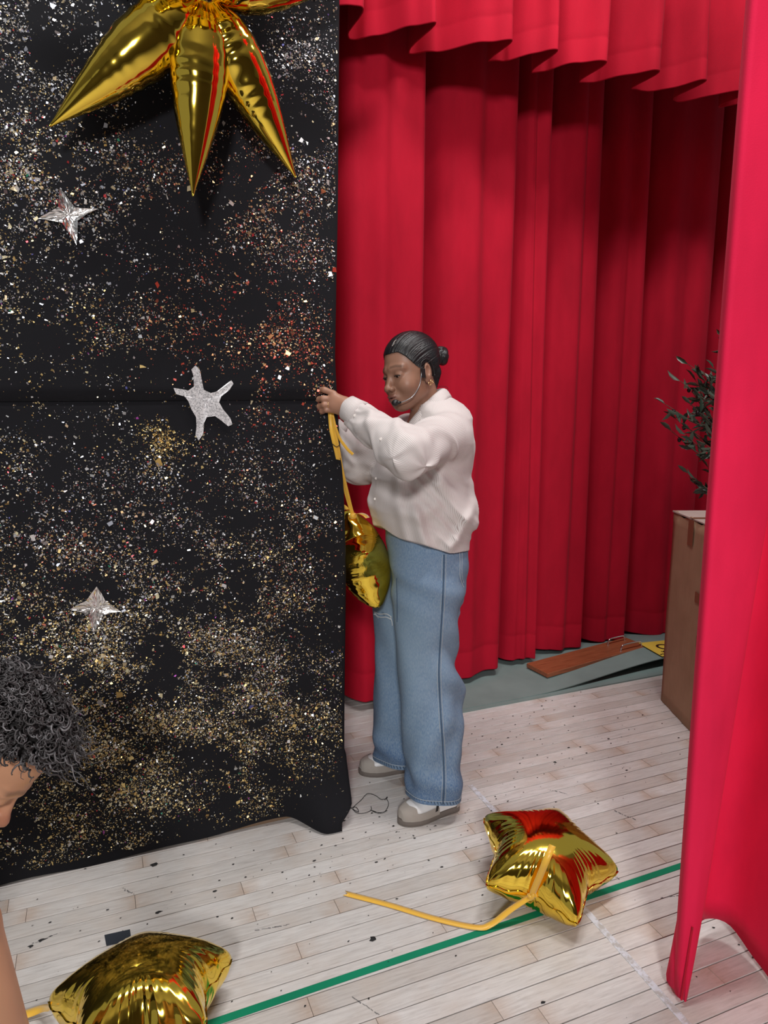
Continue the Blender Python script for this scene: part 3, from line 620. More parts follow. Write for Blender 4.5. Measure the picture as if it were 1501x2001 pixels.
def star_balloon(root, c, e1, e2, R, thick, name='envelope', seed=1, ang0=0.0, dent=0.0):
    e1, e2 = np.array(e1, float), np.array(e2, float); e1 /= np.linalg.norm(e1); e2 -= e1 * (e2 @ e1); e2 /= np.linalg.norm(e2); nn = np.cross(e1, e2)
    rr = np.random.default_rng(seed); phs = rr.uniform(0, 6.28, 8); ms = []
    sr = star_r(TH); arc = np.cumsum(np.hypot(np.gradient(sr), sr * (TH[1] - TH[0])))
    k = np.abs((TH / (2 * math.pi / 5) + 0.5) % 1.0 - 0.5) * 2
    for side in (1, -1):
        V = []
        for t in TS:
            r = sr * t * 1.0; x, y = r * np.cos(TH), r * np.sin(TH)
            fx = np.clip((x + 1.1) / 2.2 * (N_ - 1), 0, N_ - 2.001); fy = np.clip((y + 1.1) / 2.2 * (N_ - 1), 0, N_ - 2.001)
            i, j = fx.astype(int), fy.astype(int); u, v = fx - i, fy - j
            p = phi[i, j] * (1 - u) * (1 - v) + phi[i + 1, j] * u * (1 - v) + phi[i, j + 1] * (1 - u) * v + phi[i + 1, j + 1] * u * v
            if t <= 0.86: p86 = p; t86 = t
            else: p = p86 * (1 - t) / (1 - t86)
            h = np.sqrt(np.maximum(p, 0)) * thick
            wr = (np.sin(arc * 60 + phs[0] + 2 * np.sin(arc * 7 + phs[1])) * 0.6 + np.sin(arc * 113 + phs[2]) * 0.4)
            env = sstep(0.5, 0.88, t) * (1 - sstep(0.97, 1.0, t)) * (0.25 + 0.75 * k ** 2)
            h = h + wr * env * thick * 0.027
            # seam wavers and the points curl in a little
            curl = 0.0 * t; pos = c + R * (x[:, None] * e1 + y[:, None] * e2) + side * R * h[:, None] * nn
            pos = pos + nn * (R * 0.018 * np.sin(arc * 23 + phs[4]) * t ** 8)[:, None]
            V.append(pos)
        Fc = gridf(len(TS), len(TH), cv=True); ms.append((np.concatenate(V), Fc if side < 0 else Fc[:, ::-1]))
    # welded rim
    rim = [ms[0][0][-len(TH):], ms[0][0][-len(TH):] + (ms[0][0][-len(TH):] - c) * (0.018)]
    ms.append((np.concatenate(rim), gridf(2, len(TH), cv=True)))
    return part(name, *join(*ms), M['gold'], root)
b1 = thing('star_balloon', 'gold foil star balloon on the floor right of centre with a yellow ribbon', 'balloon', (1.11, 1.53, 0.0), 'gold foil star balloons')
c1 = np.array([1.105, 1.520, 0.104]); n1 = np.array([0.04, -0.20, 1.0]); n1 /= np.linalg.norm(n1)
a0 = math.radians(-99); d1 = np.array([math.cos(a0), math.sin(a0), 0]); d1 -= n1 * (d1 @ n1); d2 = np.cross(n1, d1)
star_balloon(b1, c1, d1, d2, 0.214, 0.50, seed=2)
b2 = thing('star_balloon', 'gold foil star balloon cut off at the bottom left of the photo', 'balloon', (0.02, 1.46, 0.0), 'gold foil star balloons')
c2 = np.array([0.018, 1.455, 0.106]); n2 = np.array([0.0, 0.20, 1.0]); n2 /= np.linalg.norm(n2)
a0 = math.radians(14); d1 = np.array([math.cos(a0), math.sin(a0), 0]); d1 -= n2 * (d1 @ n2); d2 = np.cross(n2, d1)
star_balloon(b2, c2, d1, d2, 0.215, 0.50, seed=4)
# the star held by the young woman, seen nearly edge on
b3c = at(706, 1094, 2.37)
b3 = thing('star_balloon', 'gold foil star balloon hanging on ribbons against the blue jeans', 'balloon', tuple(b3c), 'gold foil star balloons')
e = rt * 0.16 - hf * 0.99; dn = rt * 0.28 - np.array([0, 0, 0.96]); dn -= e * (dn @ e) / (e @ e); dn /= np.linalg.norm(dn); e /= np.linalg.norm(e)
a0 = math.radians(52); star_balloon(b3, b3c, e * math.cos(a0) + dn * math.sin(a0), -e * math.sin(a0) + dn * math.cos(a0), 0.188, 0.50, seed=6)
def rb(name, pts, w, root, n=8, **k): return part(name, *ribbon(spline(pts, n), w, **k), M['ribbon'], root)
# ribbons of the floor balloon
kn = on_z(1040, 1750, 0.09)
rb('ribbon', [on_z(672, 1745, .004), on_z(760, 1768, .004), on_z(850, 1795, .004), on_z(930, 1812, .006), on_z(960, 1806, .012), on_z(1000, 1776, .05), kn], 0.0165, b1, normal=(0.1, -0.3, 1), notch=True)
f1 = lambda x, y, o: on_z(x, y, .13 + o)
rb('ribbon', [kn, on_z(1044, 1738, .115), on_z(1055, 1712, .165), on_z(1064, 1690, .205), on_z(1073, 1668, .232), on_z(1080, 1652, .240)], 0.0175, b1, normal=(-0.2, -0.8, 0.6), twist=0.5)
part('knot', *tube([kn + rt * t * 0.012 + np.array([0, 0, 0.004 * math.sin(t * 5)]) for t in np.linspace(-1, 1, 7)], [0.003, 0.006, 0.009, 0.010, 0.009, 0.006, 0.003], 8), M['ribbon'], b1)
rb('ribbon', [on_z(104, 1968, .05), on_z(80, 1972, .02), on_z(40, 1985, .01), on_z(-30, 2000, .01), on_z(-80, 2012, .012)], 0.02, b2, normal=(0, -0.3, 1))
rb('ribbon', [on_z(178, 1898, .14), on_z(160, 1908, .08), on_z(148, 1918, .03)], 0.016, b2, normal=(0, -0.3, 1))
# explosion star balloon hanging from the top of the panel
sb_c = on_y(398, -8, 1.985)
sbur = thing('starburst_balloon', 'large gold foil starburst balloon with long pointed cones at the top', 'balloon', tuple(sb_c))
def cone(dirv, L, wid, seed, squash=0.85, roll=0.0):
    dirv = np.array(dirv, float); dirv /= np.linalg.norm(dirv); a = np.array([0, 1.0, 0]); n = a - dirv * (a @ dirv); n /= np.linalg.norm(n); b = np.cross(dirv, n)
    r_ = np.random.default_rng(seed); ns, nc = 90, 44; s = np.linspace(0, 1, ns); V = []
    prof = np.interp(s, [0, .05, .12, .22, .34, .46, .6, .75, .88, .96, 1], [.34, .60, .84, .985, 1.0, .92, .74, .49, .24, .085, .02]) * wid / 2
    prof = np.convolve(np.pad(prof, 4, 'edge'), np.ones(9) / 9, 'valid'); th = np.linspace(0, 2 * math.pi, nc, endpoint=False)
    ph = r_.uniform(0, 6.28, 4)
    for k in range(ns):
        seam = np.abs(np.sin(th + roll)) ** 10                        # two welded seams pucker the sides
        pk = 1 + 0.022 * np.sin(s[k] * 74 + 2 * np.sin(s[k] * 19 + ph[0]) + ph[1]) * (0.25 + seam) * sstep(1.0, 0.3, s[k])
        ring = 0.012 * math.sin(s[k] * 58 + ph[2]) * float(sstep(0.45, 0.1, s[k]))
        rad = prof[k] * (pk + ring) * (1 - 0.10 * np.abs(np.cos(th + roll)) ** 6 * 0)
        V.append(sb_c + dirv * (L * (0.05 + 0.95 * s[k])) + (rad * np.cos(th))[:, None] * n * squash + (rad * np.sin(th))[:, None] * b)
    Fc = gridf(ns, nc, cv=True)[:, ::-1].tolist() + [list(range(nc)), [(ns - 1) * nc + j for j in range(nc)][::-1]]
    return np.concatenate(V), Fc
tipsp = [on_y(97, 247, 2.02), on_y(377, 383, 1.955), on_y(578, 347, 2.01), on_y(760, -105, 1.99), on_y(70, -235, 1.99), on_y(350, -400, 2.0), on_y(600, -360, 2.0)]
for k, (t, wd) in enumerate(zip(tipsp, (0.155, 0.145, 0.14, 0.15, 0.15, 0.15, 0.15))):
    dv = t - sb_c; part('cone', *cone(dv, np.linalg.norm(dv), wd, 20 + k, roll=0.6 * k), M['gold'], sbur)
for k, dv in enumerate(((0.1, -1, 0.45), (-0.75, -1, 0.55), (0.8, -0.9, 0.6))):
    part('cone', *cone(dv, 0.34, 0.15, 40 + k), M['gold'], sbur)
part('hanging_line', *tube([sb_c + [0, 0.02, 0.05], sb_c + [0.0, 0.1, 0.7]], 0.001, 5), M['thread'], sbur)
# ------------------------------------------------------------------ cardboard box
B0, B1 = np.array([2.216, 2.043]), np.array([2.352, 2.394])
dv = B1 - B0; Lb = np.linalg.norm(dv); dv /= Lb; nv = np.array([dv[1], -dv[0]]); BH = 0.885
bx = thing('cardboard_box', 'tall brown cardboard box standing behind the side curtain', 'box', (*B0, 0))
def bp(u, v, z): p = B0 + dv * u + nv * v; return np.array([p[0], p[1], z])
def slab(u0, u1, v0, v1, z0, z1): return np.array([bp(u, v, z) for z in (z0, z1) for v in (v0, v1) for u in (u0, u1)]), [[0, 2, 3, 1], [4, 5, 7, 6], [0, 1, 5, 4], [2, 6, 7, 3], [0, 4, 6, 2], [1, 3, 7, 5]]
WB = 0.42
def side_panel(o, ax, n=10, seed=0):       # slightly buckled cardboard face
    pass
nu, nw = 12, 18; V = []; r_ = np.random.default_rng(4)
for u in np.linspace(0, Lb, nu):
    for f in np.linspace(0, 1, nw):
        z = 0.004 + f * (BH - 0.004 + 0.010 * math.sin(u * 40) * (f > 0.99)); b_ = 0.006 * math.sin(u / Lb * math.pi) * math.sin(f * math.pi) + 0.0015 * math.sin(u * 60 + f * 9)
        cr = -0.004 * math.exp(-((f - 0.38 + 0.12 * u / Lb) / 0.015) ** 2) - 0.004 * math.exp(-((f - 0.62 - .05 * u / Lb) / 0.012) ** 2)
        V.append(bp(u, -b_ - cr, z))
o = part('side_panel', V, gridf(nu, nw), M['card'], bx); sd = o.modifiers.new('board', 'SOLIDIFY'); sd.thickness = 0.004; sd.offset = 0
part('side_panel', *slab(0, 0.004, 0.002, WB, 0.004, BH), M['card'], bx, smooth=False)
part('side_panel', *slab(Lb - 0.004, Lb, 0.002, WB, 0.004, BH), M['card'], bx, smooth=False)
part('side_panel', *slab(0, Lb, WB - 0.004, WB, 0.004, BH), M['card'], bx, smooth=False)
part('bottom_panel', *slab(0, Lb, 0, WB, 0.0, 0.006), M['card'], bx, smooth=False)
fp = part('top_flap', *slab(-0.004, Lb / 2 - 0.002, -0.004, WB, BH, BH + 0.005), M['card_top'], bx, smooth=False)
fp = part('top_flap', *slab(Lb / 2 + 0.002, Lb + 0.003, -0.006, WB, BH, BH + 0.006), M['card_top'], bx, smooth=False)
for (u0, u1, z0, z1) in ((Lb * .42, Lb * .55, BH - .11, BH + .001), (0.0, 0.10, BH * .63, BH * .68), (0.0, .06, BH * .43, BH * .48)):
    part('packing_tape', *slab(u0, u1, -0.0095, -0.0082, z0, z1), M['tape'], bx, smooth=False)
part('packing_tape', *slab(Lb * .46, Lb * .54, -0.006, WB, BH + .006, BH + .0068), M['tape'], bx, smooth=False)
# ------------------------------------------------------------------ olive tree in a pot behind the box
ot = thing('olive_tree', 'artificial olive tree with dark narrow leaves above the cardboard box', 'plant', (2.92, 2.46, 0))
base = np.array([2.92, 2.46, 0.0]); r_ = np.random.default_rng(23)
prof = [(0.0, .11), (.02, .115), (.20, .14), (.22, .15), (.24, .15), (.24, .135), (.21, .13)]
a = np.linspace(0, 2 * math.pi, 28, endpoint=False); V = np.concatenate([np.stack([base[0] + r * np.cos(a), base[1] + r * np.sin(a), np.full(28, z)], 1) for z, r in prof])
part('pot', *(V, gridf(len(prof), 28, cv=True)[:, ::-1].tolist() + [list(range(28)), [(len(prof) - 1) * 28 + j for j in range(28)][::-1]]), M['pot'], ot)
trunk = spline([base + [0, 0, .2], base + [.0, .01, .6], base + [-.06, .03, 1.0], base + [-.09, .05, 1.3], base + [-.07, .05, 1.65]], 8)
part('trunk', *tube(trunk, np.linspace(.017, .006, len(trunk)), 8), M['bark'], ot)
lv = np.array([[0, 0, 0], [.35, .5, .1], [.7, .42, .08], [1, 0, -.08], [.35, -.5, .1], [.7, -.42, .08], [.35, 0, -.02], [.7, 0, -.03]], float) * [1, .27, 1]
lme = mesh_obj('leaf', lv, [[0, 6, 1], [6, 7, 2, 1], [7, 3, 2], [0, 4, 6], [4, 5, 7, 6], [5, 3, 7]], M['leaf']); lmesh = lme.data; bpy.data.objects.remove(lme)
brs = [(1330, 745), (1300, 790), (1345, 712), (1372, 735), (1395, 720), (1350, 790), (1322, 820), (1385, 770), (1340, 850), (1370, 860), (1405, 800), (1345, 925), (1365, 945), (1385, 915), (1392, 850), (1400, 930), (1416, 632), (1420, 665), (1372, 790), (1392, 755), (1360, 745), (1388, 835), (1312, 842), (1360, 820), (1378, 820), (1352, 765)]
olv = 0; leafn = 0
for bi_, (px, py) in enumerate(brs):
    tip = at(px, py, 3.45 + r_.uniform(-.16, .16)); z0 = max(0.85, min(tip[2] - r_.uniform(.10, .25), 1.6)); k = int(np.argmin(np.abs(trunk[:, 2] - z0))); st = trunk[k]
    mid = (st + tip) / 2 + [0, 0, -.03] + r_.normal(0, .015, 3); br = spline([st, mid, tip], 9)
    part('branch', *tube(br, np.linspace(.0042, .0014, len(br)), 5), M['bark'], ot)
    nl = 11
    for j in range(nl):
        f = 0.38 + 0.62 * j / (nl - 1); p = br[int(f * (len(br) - 1))]; dr = br[-1] - br[-3] + 1e-6; dr = dr / np.linalg.norm(dr)
        o_ = r_.normal(0, 1, 3); dirl = dr * r_.uniform(.2, 1.0) + o_ / np.linalg.norm(o_) * .95; dirl /= np.linalg.norm(dirl)
        if j == nl - 1: dirl = dr
        lf = bpy.data.objects.new('leaf', lmesh); COL.objects.link(lf); lf.parent = ot
        s = r_.uniform(.055, .085); nrm = r_.normal(0, 1, 3); yv = np.cross(nrm, dirl); yv /= np.linalg.norm(yv); zv = np.cross(dirl, yv)
        Mx = np.eye(4); Mx[:3, 0], Mx[:3, 1], Mx[:3, 2], Mx[:3, 3] = dirl * s, yv * s, zv * s, p - base; lf.matrix_basis = Matrix(Mx.tolist()); leafn += 1
    if bi_ in (0, 1, 3, 5, 6, 11, 13, 22):
        c = tip - (tip - mid) * .25 + [0, 0, -.012]; V = []; ths = np.linspace(0, math.pi, 7)
        for t in ths: V += [c + np.array([.009 * math.sin(t) * math.cos(q), .009 * math.sin(t) * math.sin(q), .012 * math.cos(t)]) for q in np.linspace(0, 6.283, 9)[:-1]]
        part('olive', V, gridf(7, 8, cv=True), M['olive'], ot)
# ------------------------------------------------------------------ people: shared head
def rotm(yaw, pitch, roll):
    cz, sz = math.cos(yaw), math.sin(yaw); cx, sx = math.cos(pitch), math.sin(pitch); cy, sy = math.cos(roll), math.sin(roll)
    return np.array([[cz, -sz, 0], [sz, cz, 0], [0, 0, 1]]) @ np.array([[1, 0, 0], [0, cx, -sx], [0, sx, cx]]) @ np.array([[cy, 0, sy], [0, 1, 0], [-sy, 0, cy]])
def head_prims(nose=1.0, full=1.0):
    """local frame: x to the person's right, y out of the face, z up; metres"""
    P = [EL((0, -.015, .035), (.074, .096, .086), .02), EL((0, .022, -.030), (.0625, .066, .082), .03), EL((0, .060, -.094), (.027, .026, .022), .035),
         RC((.047, .005, -.070), (.010, .064, -.096), .017, .013, .025), RC((-.047, .005, -.070), (-.010, .064, -.096), .017, .013, .025)]
    for s in (1, -1):
        P += [EL((s * .040, .052, -.042), (.025, .028, .028), .024), RC((s * .012, .081, .018), (s * .046, .064, .017), .009, .008, .016)]
    P += [RC((0, .081, .004), (0, .092 + .010 * nose, -.034), .0075, .0095 * nose, .012), EL((0, .0925 + .014 * nose, -.0385), (.0130 * nose, .0115 * nose, .010), .008)]
    for s in (1, -1):
        P += [EL((s * .0135, .098, -.0425), (.0085, .010, .0075), .006), EL((s * .0335, .0945, -.005), (.019, .012, .0125), .012, '-'),
              EL((s * .0325, .0705, -.004), (.0165, .0148, .0138), .006), EL((s * .0325, .0895, -.0068), (.0132, .012, .0050), .003, '-'),
              EL((s * .0085, .104, -.0475), (.0042, .006, .0035), .003, '-')]
    # mouth: full lips with a dark line between
    P += [EL((0, .083, -.072), (.024, .018, .020), .018), EL((0, .0965, -.0655), (.0205, .0078 * full, .0060), .004), EL((0, .0955, -.0765), (.0175, .0085 * full, .0066), .004),
          EL((0, .1035, -.0708), (.023, .010, .0012), .002, '-'), EL((0, .090, -.0865), (.014, .006, .004), .008, '-')]
    # ears
    for s in (1, -1):
        Re = rotm(s * -0.35, 0.12, 0)
        P += [EL((s * .076, -.012, -.014), (.0075, .018, .030), .006, '+', Re), EL((s * .0835, -.008, -.010), (.006, .0095, .016), .004, '-', Re), EL((s * .0745, -.004, -.040), (.0055, .009, .009), .006)]
    return P
def head_colors(q, col, skin, lip, brow, hairc=None):
    """true skin tones by place on the face (local coords q)"""
    x, y, z = np.abs(q[:, 0]), q[:, 1], q[:, 2]
    lm = np.exp(-((x / .0215) ** 4) - ((z + .0712) / .0118) ** 4) * (y > .086); col[:] = col * (1 - lm[:, None] * .85) + np.array(lip) * lm[:, None] * .85
    arch = .0265 - .25 * np.maximum(x - .034, 0) + .05 * np.maximum(.034 - x, 0) * -1
    bm = np.exp(-((z - arch) / .0042) ** 4) * sstep(.012, .016, x) * sstep(.060, .050, x) * (y > .05); col[:] = col * (1 - bm[:, None] * .5) + np.array(brow) * bm[:, None] * .5
    em = np.exp(-((x - .0325) / .0155) ** 4 - ((z + .0045) / .0035) ** 2) * (y > .07); col[:] = col * (1 - em[:, None] * .6) + np.array(brow) * em[:, None] * .6
    return col
m = NT('skin'); a = m.node('ShaderNodeAttribute'); a.attribute_name = 'Col'; m.color(a.outputs['Color'])
m.set(Roughness=0.45, Specular_IOR_Level=0.4, Subsurface_Weight=0.08, Subsurface_Radius=(1, .35, .2), Subsurface_Scale=0.006).bump(m.noise(m.coord(), 650, 2), 0.08, 0.0008); M['skin'] = m.m
m = NT('sleek_black_hair'); st = m.noise(m.coord('Object', (1, 1, 1)), 1, 1)
w_ = m.node('ShaderNodeAttribute'); w_.attribute_name = 'strand'; nn_ = m.node('ShaderNodeTexNoise'); nn_.noise_dimensions = '1D'; nn_.inputs['Scale'].default_value = 1.0; nn_.inputs['Detail'].default_value = 4
m.link(w_.outputs['Fac'], nn_.inputs['W']); m.color(m.ramp(nn_.outputs['Fac'], [(.3, (.004, .004, .005)), (.7, (.013, .0125, .015))])).set(Roughness=0.34, Specular_IOR_Level=0.5).bump(nn_.outputs['Fac'], 0.5, 0.0025); M['hair'] = m.m
m = NT('striped_cotton'); a = m.node('ShaderNodeAttribute'); a.attribute_name = 'stripe'
s1 = m.math('SINE', m.math('MULTIPLY', a.outputs['Fac'], 2 * math.pi / 0.0036)); f = m.ramp(s1, [(0.55, (0, 0, 0)), (0.80, (1, 1, 1))])
m.color(m.mix(f, (0.69, 0.65, 0.64), (0.46, 0.375, 0.365))).set(Roughness=0.75, Specular_IOR_Level=0.25, Sheen_Weight=0.15).bump(m.noise(m.coord(), 38, 3, .6), 0.10, 0.004); M['shirt'] = m.m
m = NT('blue_denim'); v = m.coord('Object', (1, 1, .25)); n = m.noise(v, 420, 3); n2 = m.noise(m.coord(), 5.5, 4); tw = m.node('ShaderNodeAttribute'); tw.attribute_name = 'fade'
c_ = m.mix(tw.outputs['Fac'], (0.075, 0.155, 0.33), (0.23, 0.335, 0.45)); c_ = m.mix(m.math('MULTIPLY', n2, 0.45), c_, (0.11, 0.19, 0.30))
c_ = m.mix(m.ramp(n, [(.35, (0, 0, 0)), (.7, (.75, .75, .75))]), c_, (0.29, 0.38, 0.48)); m.color(c_).set(Roughness=0.85, Specular_IOR_Level=0.2).bump(n, 0.3, 0.0015); M['denim'] = m.m
M['stitch'] = plain('denim_stitch', (0.42, 0.46, 0.50), 0.8).m; M['denim_dark'] = plain('dark_denim_seam', (0.055, 0.095, 0.16), 0.85).m; M['denim_pale'] = plain('frayed_denim', (0.55, 0.60, 0.64), 0.9).m
M['white_leather'] = plain('white_leather', (0.76, 0.76, 0.77), 0.4).m; M['taupe'] = fabric('taupe_suede', (0.42, 0.38, 0.345), 700, 0.3); M['gum'] = plain('grey_gum_sole', (0.165, 0.14, 0.125), 0.6).m
M['gold_metal'] = plain('gold_jewellery', (0.9, 0.62, 0.3), 0.2, 1.0).m; M['eye'] = None
m = NT('eye'); tc = m.node('ShaderNodeTexCoord'); ln = m.node('ShaderNodeVectorMath', operation='DISTANCE'); ln.inputs[1].default_value = (0, .94, -.34); m.link(tc.outputs['Object'], ln.inputs[0])
sc_ = m.math('DIVIDE', ln.outputs['Value'], 1.0); m.color(m.ramp(sc_, [(.0, (.004, .003, .003)), (.3, (.006, .004, .004)), (.34, (.05, .025, .015)), (.55, (.04, .02, .012)), (.60, (.55, .50, .46))])).set(Roughness=0.12); M['eye'] = m.m
def sphere(c, r, nu=16, nv=12):
    t = np.linspace(0, math.pi, nv); a = np.linspace(0, 2 * math.pi, nu, endpoint=False); r = np.broadcast_to(r, (3,))
    return np.concatenate([np.stack([c[0] + r[0] * math.sin(q) * np.cos(a), c[1] + r[1] * math.sin(q) * np.sin(a), np.full(nu, c[2] + r[2] * math.cos(q))], 1) for q in t]), gridf(nv, nu, cv=True)
# ------------------------------------------------------------------ the young woman
DB = 2.35
WP = lambda x, y, off=0.0: at(x, y, DB + off)
wroot = np.array([0.98, 2.14, 0.0])
wom = thing('person', 'person in striped shirt and wide blue jeans tying a ribbon at the panel edge', 'person', tuple(wroot))
HO, HR, HS = np.array([0.951, 2.1298, 1.477]), rotm(1.8213, -0.195, 0.1172), 0.9758
hd = Group(head_prims(0.92, 1.1), HO, HR, HS)
toW = lambda q: HO + HS * (np.asarray(q, float) @ HR.T)
LS, RS = WP(874, 852, -.14), WP(800, 848, .14); LE, RE = WP(797, 884, -.35), WP(703, 905, .10); LWr, RWr = WP(688, 800, -.175), WP(648, 832, .06)
nb = WP(840, 818, .0)
arms = [RC(toW((0, -.028, -.055)), nb, .048, .050, .03), RC(nb, WP(838, 880, 0), .050, .10, .04), RC(WP(838, 880, 0), WP(835, 1000, 0), .105, .10, .05),
        RC(nb, LS, .04, .044, .03), RC(nb, RS, .04, .044, .03), RC(LS, LE, .046, .036, .02), RC(LE, LWr, .036, .0235, .015), RC(RS, RE, .046, .036, .02), RC(RE, RWr, .036, .0235, .015)]
# near (left) hand: back of the hand to the camera, fingers curled round the panel edge and ribbons
def H(x, y, off): return at(x, y, 2.215 + off)
palm0, palm1 = H(683, 796, -.035), H(655, 783, -.02)
hand = [RC(LWr, H(676, 793, -.03), .023, .021, .012), RC(H(676, 788, -.03), H(652, 775, -.02), .0175, .0145, .016), RC(H(674, 797, -.03), H(650, 788, -.022), .0175, .014, .016),
        RC(H(672, 803, -.028), H(652, 799, -.020), .0155, .013, .016)]
fing = [  # knuckle, mid joint, tip joints (pixel x, pixel y, depth) ; radii
    ([(652, 769, -.02), (634, 762, -.012), (621, 761, .012), (622, 768, .030)], .0092),
    ([(650, 780, -.022), (632, 779, -.022), (621, 780, -.002), (628, 785, .020)], .0092),
    ([(650, 791, -.022), (634, 791, -.024), (624, 794, -.004), (631, 796, .018)], .0090),
    ([(652, 801, -.020), (638, 801, -.022), (629, 804, -.004), (636, 805, .014)], .0080)]
for pts, r in fing:
    q = [H(*p) for p in pts]
    for a_, b_, ra, rb_ in zip(q, q[1:], (r * 1.08, r, r * .95), (r, r * .95, r * .85)): hand.append(RC(a_, b_, ra, rb_, .0045))
q = [H(668, 783, -.002), H(650, 772, .024), H(636, 765, .030), H(624, 766, .022)]
for a_, b_, ra, rb_ in zip(q, q[1:], (.014, .0105, .0095), (.0105, .0095, .0085)): hand.append(RC(a_, b_, ra, rb_, .006))
# far (right) hand behind the panel edge, same build, curled
hand2 = [RC(RWr, WP(640, 818, .05), .023, .021, .012), RC(WP(640, 818, .05), WP(630, 800, .03), .02, .017, .012)]
for k in range(4):
    o_ = .055 - .018 * k; q = [WP(632, 800 + 2 * k, o_), WP(624, 790 + 3 * k, o_ - .004), WP(622, 780 + 4 * k, o_ - .02), WP(628, 780 + 5 * k, o_ - .032)]
    for a_, b_ in zip(q, q[1:]): hand2.append(RC(a_, b_, .0088, .0080, .004))
q = [WP(645, 815, .03), WP(640, 800, .0), WP(634, 790, -.008)]
for a_, b_ in zip(q, q[1:]): hand2.append(RC(a_, b_, .0115, .009, .006))
def body_field(p, lo, hi):
    d = combine(arms + hand + hand2, p, lo, hi)
    dh = hd.field(p, lo, hi)
    k = .018; h = np.maximum(k - np.abs(d - dh), 0) / k
    return np.minimum(d, dh) - h * h * k / 4
allp = np.array([LS, RS, LE, RE, LWr, RWr, nb, H(615, 790, 0), toW((0, 0, .13)), WP(835, 1000)])
V, Fc = surface_net(body_field, allp.min(0) - .13, allp.max(0) + .13, 0.0021)
ql = (V - HO) @ HR / HS; col = np.tile(np.array([0.275, 0.142, 0.094]), (len(V), 1))
face = np.linalg.norm(ql, axis=1) < .16
col *= (1 + 0.07 * vnoise(V * 60, 2))[:, None]
cf = head_colors(ql[face], col[face].copy(), None, (0.20, 0.075, 0.065), (0.02, 0.014, 0.012)); col[face] = cf
# near hand and wrist painted lighter, standing in for the strong light on them
hm = sstep(.16, .02, np.linalg.norm(V - H(655, 788, 0), axis=1)); col = col * (1 + .35 * hm[:, None] * np.array([1.0, .95, .9]))
part('body', V, Fc, M['skin'], wom, attrs={'Col': ('FLOAT_COLOR', np.c_[col, np.ones(len(V))])})
for s in (1, -1):
    c = toW((s * .0325, .0712, -.0045)); r = .0122 * HS
    Vs, Fs = sphere((0, 0, 0), 1.0, 20, 14); o = mesh_obj('eye', Vs, Fs, M['eye'], wom); Mx = np.eye(4); Mx[:3, :3] = HR * r; Mx[:3, 3] = c - wroot; o.matrix_basis = Matrix(Mx.tolist())
    # upper lash line
    part('eyelashes', *tube(toW([(s * (.0325 + .0145 * t), .0705 + .0158 * math.sqrt(max(0, 1 - (t * .82) ** 2)), -.0032 - .0018 * t * t) for t in np.linspace(-1, 1, 9)]), .0010, 5), M['thread'], wom)
# hair: slicked back, tied in a coiled bun
def hair_local(q):
    base = EL((0, -.018, .037), (.0795, .1015, .0905), .01).d(q)
    base = np.minimum(base, RC((0, -.07, -.02), (0, -.052, -.085), .050, .030).d(q) + .004)
    x = np.abs(q[:, 0]); y, z = q[:, 1], q[:, 2]
    hl = .052 + .012 * np.cos(x / .05 * 1.5)                         # hairline height on the forehead
    line = np.interp(z, [-.10, -.05, -.02, .005, .03, .05, .066, .078], [-.055, -.040, -.020, .020, .034, .046, .062, .12])
    cut = (y - line) * .75 + .004 * np.sin(x * 130 + z * 60)
    d = np.maximum(base, cut); return d
hg = FN(hair_local, (0, 0, 0), .3)
V, Fc = surface_net(lambda p, lo, hi: hair_local(p), (-.11, -.16, -.14), (.11, .13, .15), 0.0024)
an = np.arctan2(V[:, 0], V[:, 2] - .02 + .35 * (V[:, 1] + .1)); V = V + (V / np.linalg.norm(V, axis=1)[:, None]) * (.0011 * np.sin(an * 95 + 3 * np.sin(an * 17)))[:, None]
hobj = part('hair', toW(V), Fc, M['hair'], wom, attrs={'strand': ('FLOAT', an * 60)})
bc = np.array([0, -.142, .026]); ms = []; st_ = []
for r0, tilt, rad, tw, n0 in ((.019, .2, .0145, 2.2, 0), (.013, 1.3, .0135, 2.6, 1), (.017, -.9, .012, 2.0, 2), (.006, .3, .015, 1.0, 3)):
    t = np.linspace(0, 2 * math.pi * 1.05, 30); P = np.stack([r0 * np.cos(t), .008 * np.sin(t * tw) - .004 * n0 * .5, r0 * np.sin(t)], 1) @ rotm(tilt, tilt * .6, tilt * .4).T + bc
    ms.append(tube(P, rad * (1 + .12 * np.sin(t * 2)), 14)); st_.append(np.repeat(np.arange(14)[None], 30, 0).ravel() * 3.1 + n0)
bv, bf = join(*ms); subpart('bun', toW(bv), bf, M['hair'], hobj, wom, attrs={'strand': ('FLOAT', np.concatenate(st_))})
subpart('hair_tie', *tube(toW([(.024 * math.cos(t), -.122, .026 + .024 * math.sin(t)) for t in np.linspace(0, 6.283, 18)]), .0045, 8), M['black'], hobj, wom)
subpart('nape_wisp', *tube(toW(spline([(-.03, -.075, -.07), (-.03, -.105, -.075), (-.03, -.118, -.085), (-.03, -.102, -.115), (-.03, -.092, -.125)], 6)), .0006, 4), M['hair'], hobj, wom)
part('part_line', *tube(toW(spline([(-.030, .072, .090), (-.034, .066, .096), (-.029, .060, .101), (-.035, .053, .106)], 5)), .0011, 5), M['taupe'], wom)
for zz, yy in ((-.052, -.004), (-.048, -.014)):
    part('earring', *tube(toW([(-.0815 + .002 * math.sin(t), yy + .004 * math.cos(t), zz + .0052 * math.sin(t)) for t in np.linspace(0, 6.283, 18)]), .0011, 6), M['gold_metal'], wom)
fr = [H(*p) for p in fing[2][0]]; ax = fr[1] - fr[0]; cc = fr[0] + ax * .55; ax /= np.linalg.norm(ax); n_ = np.cross(ax, [0, 0, 1]); n_ /= np.linalg.norm(n_); b_ = np.cross(ax, n_)
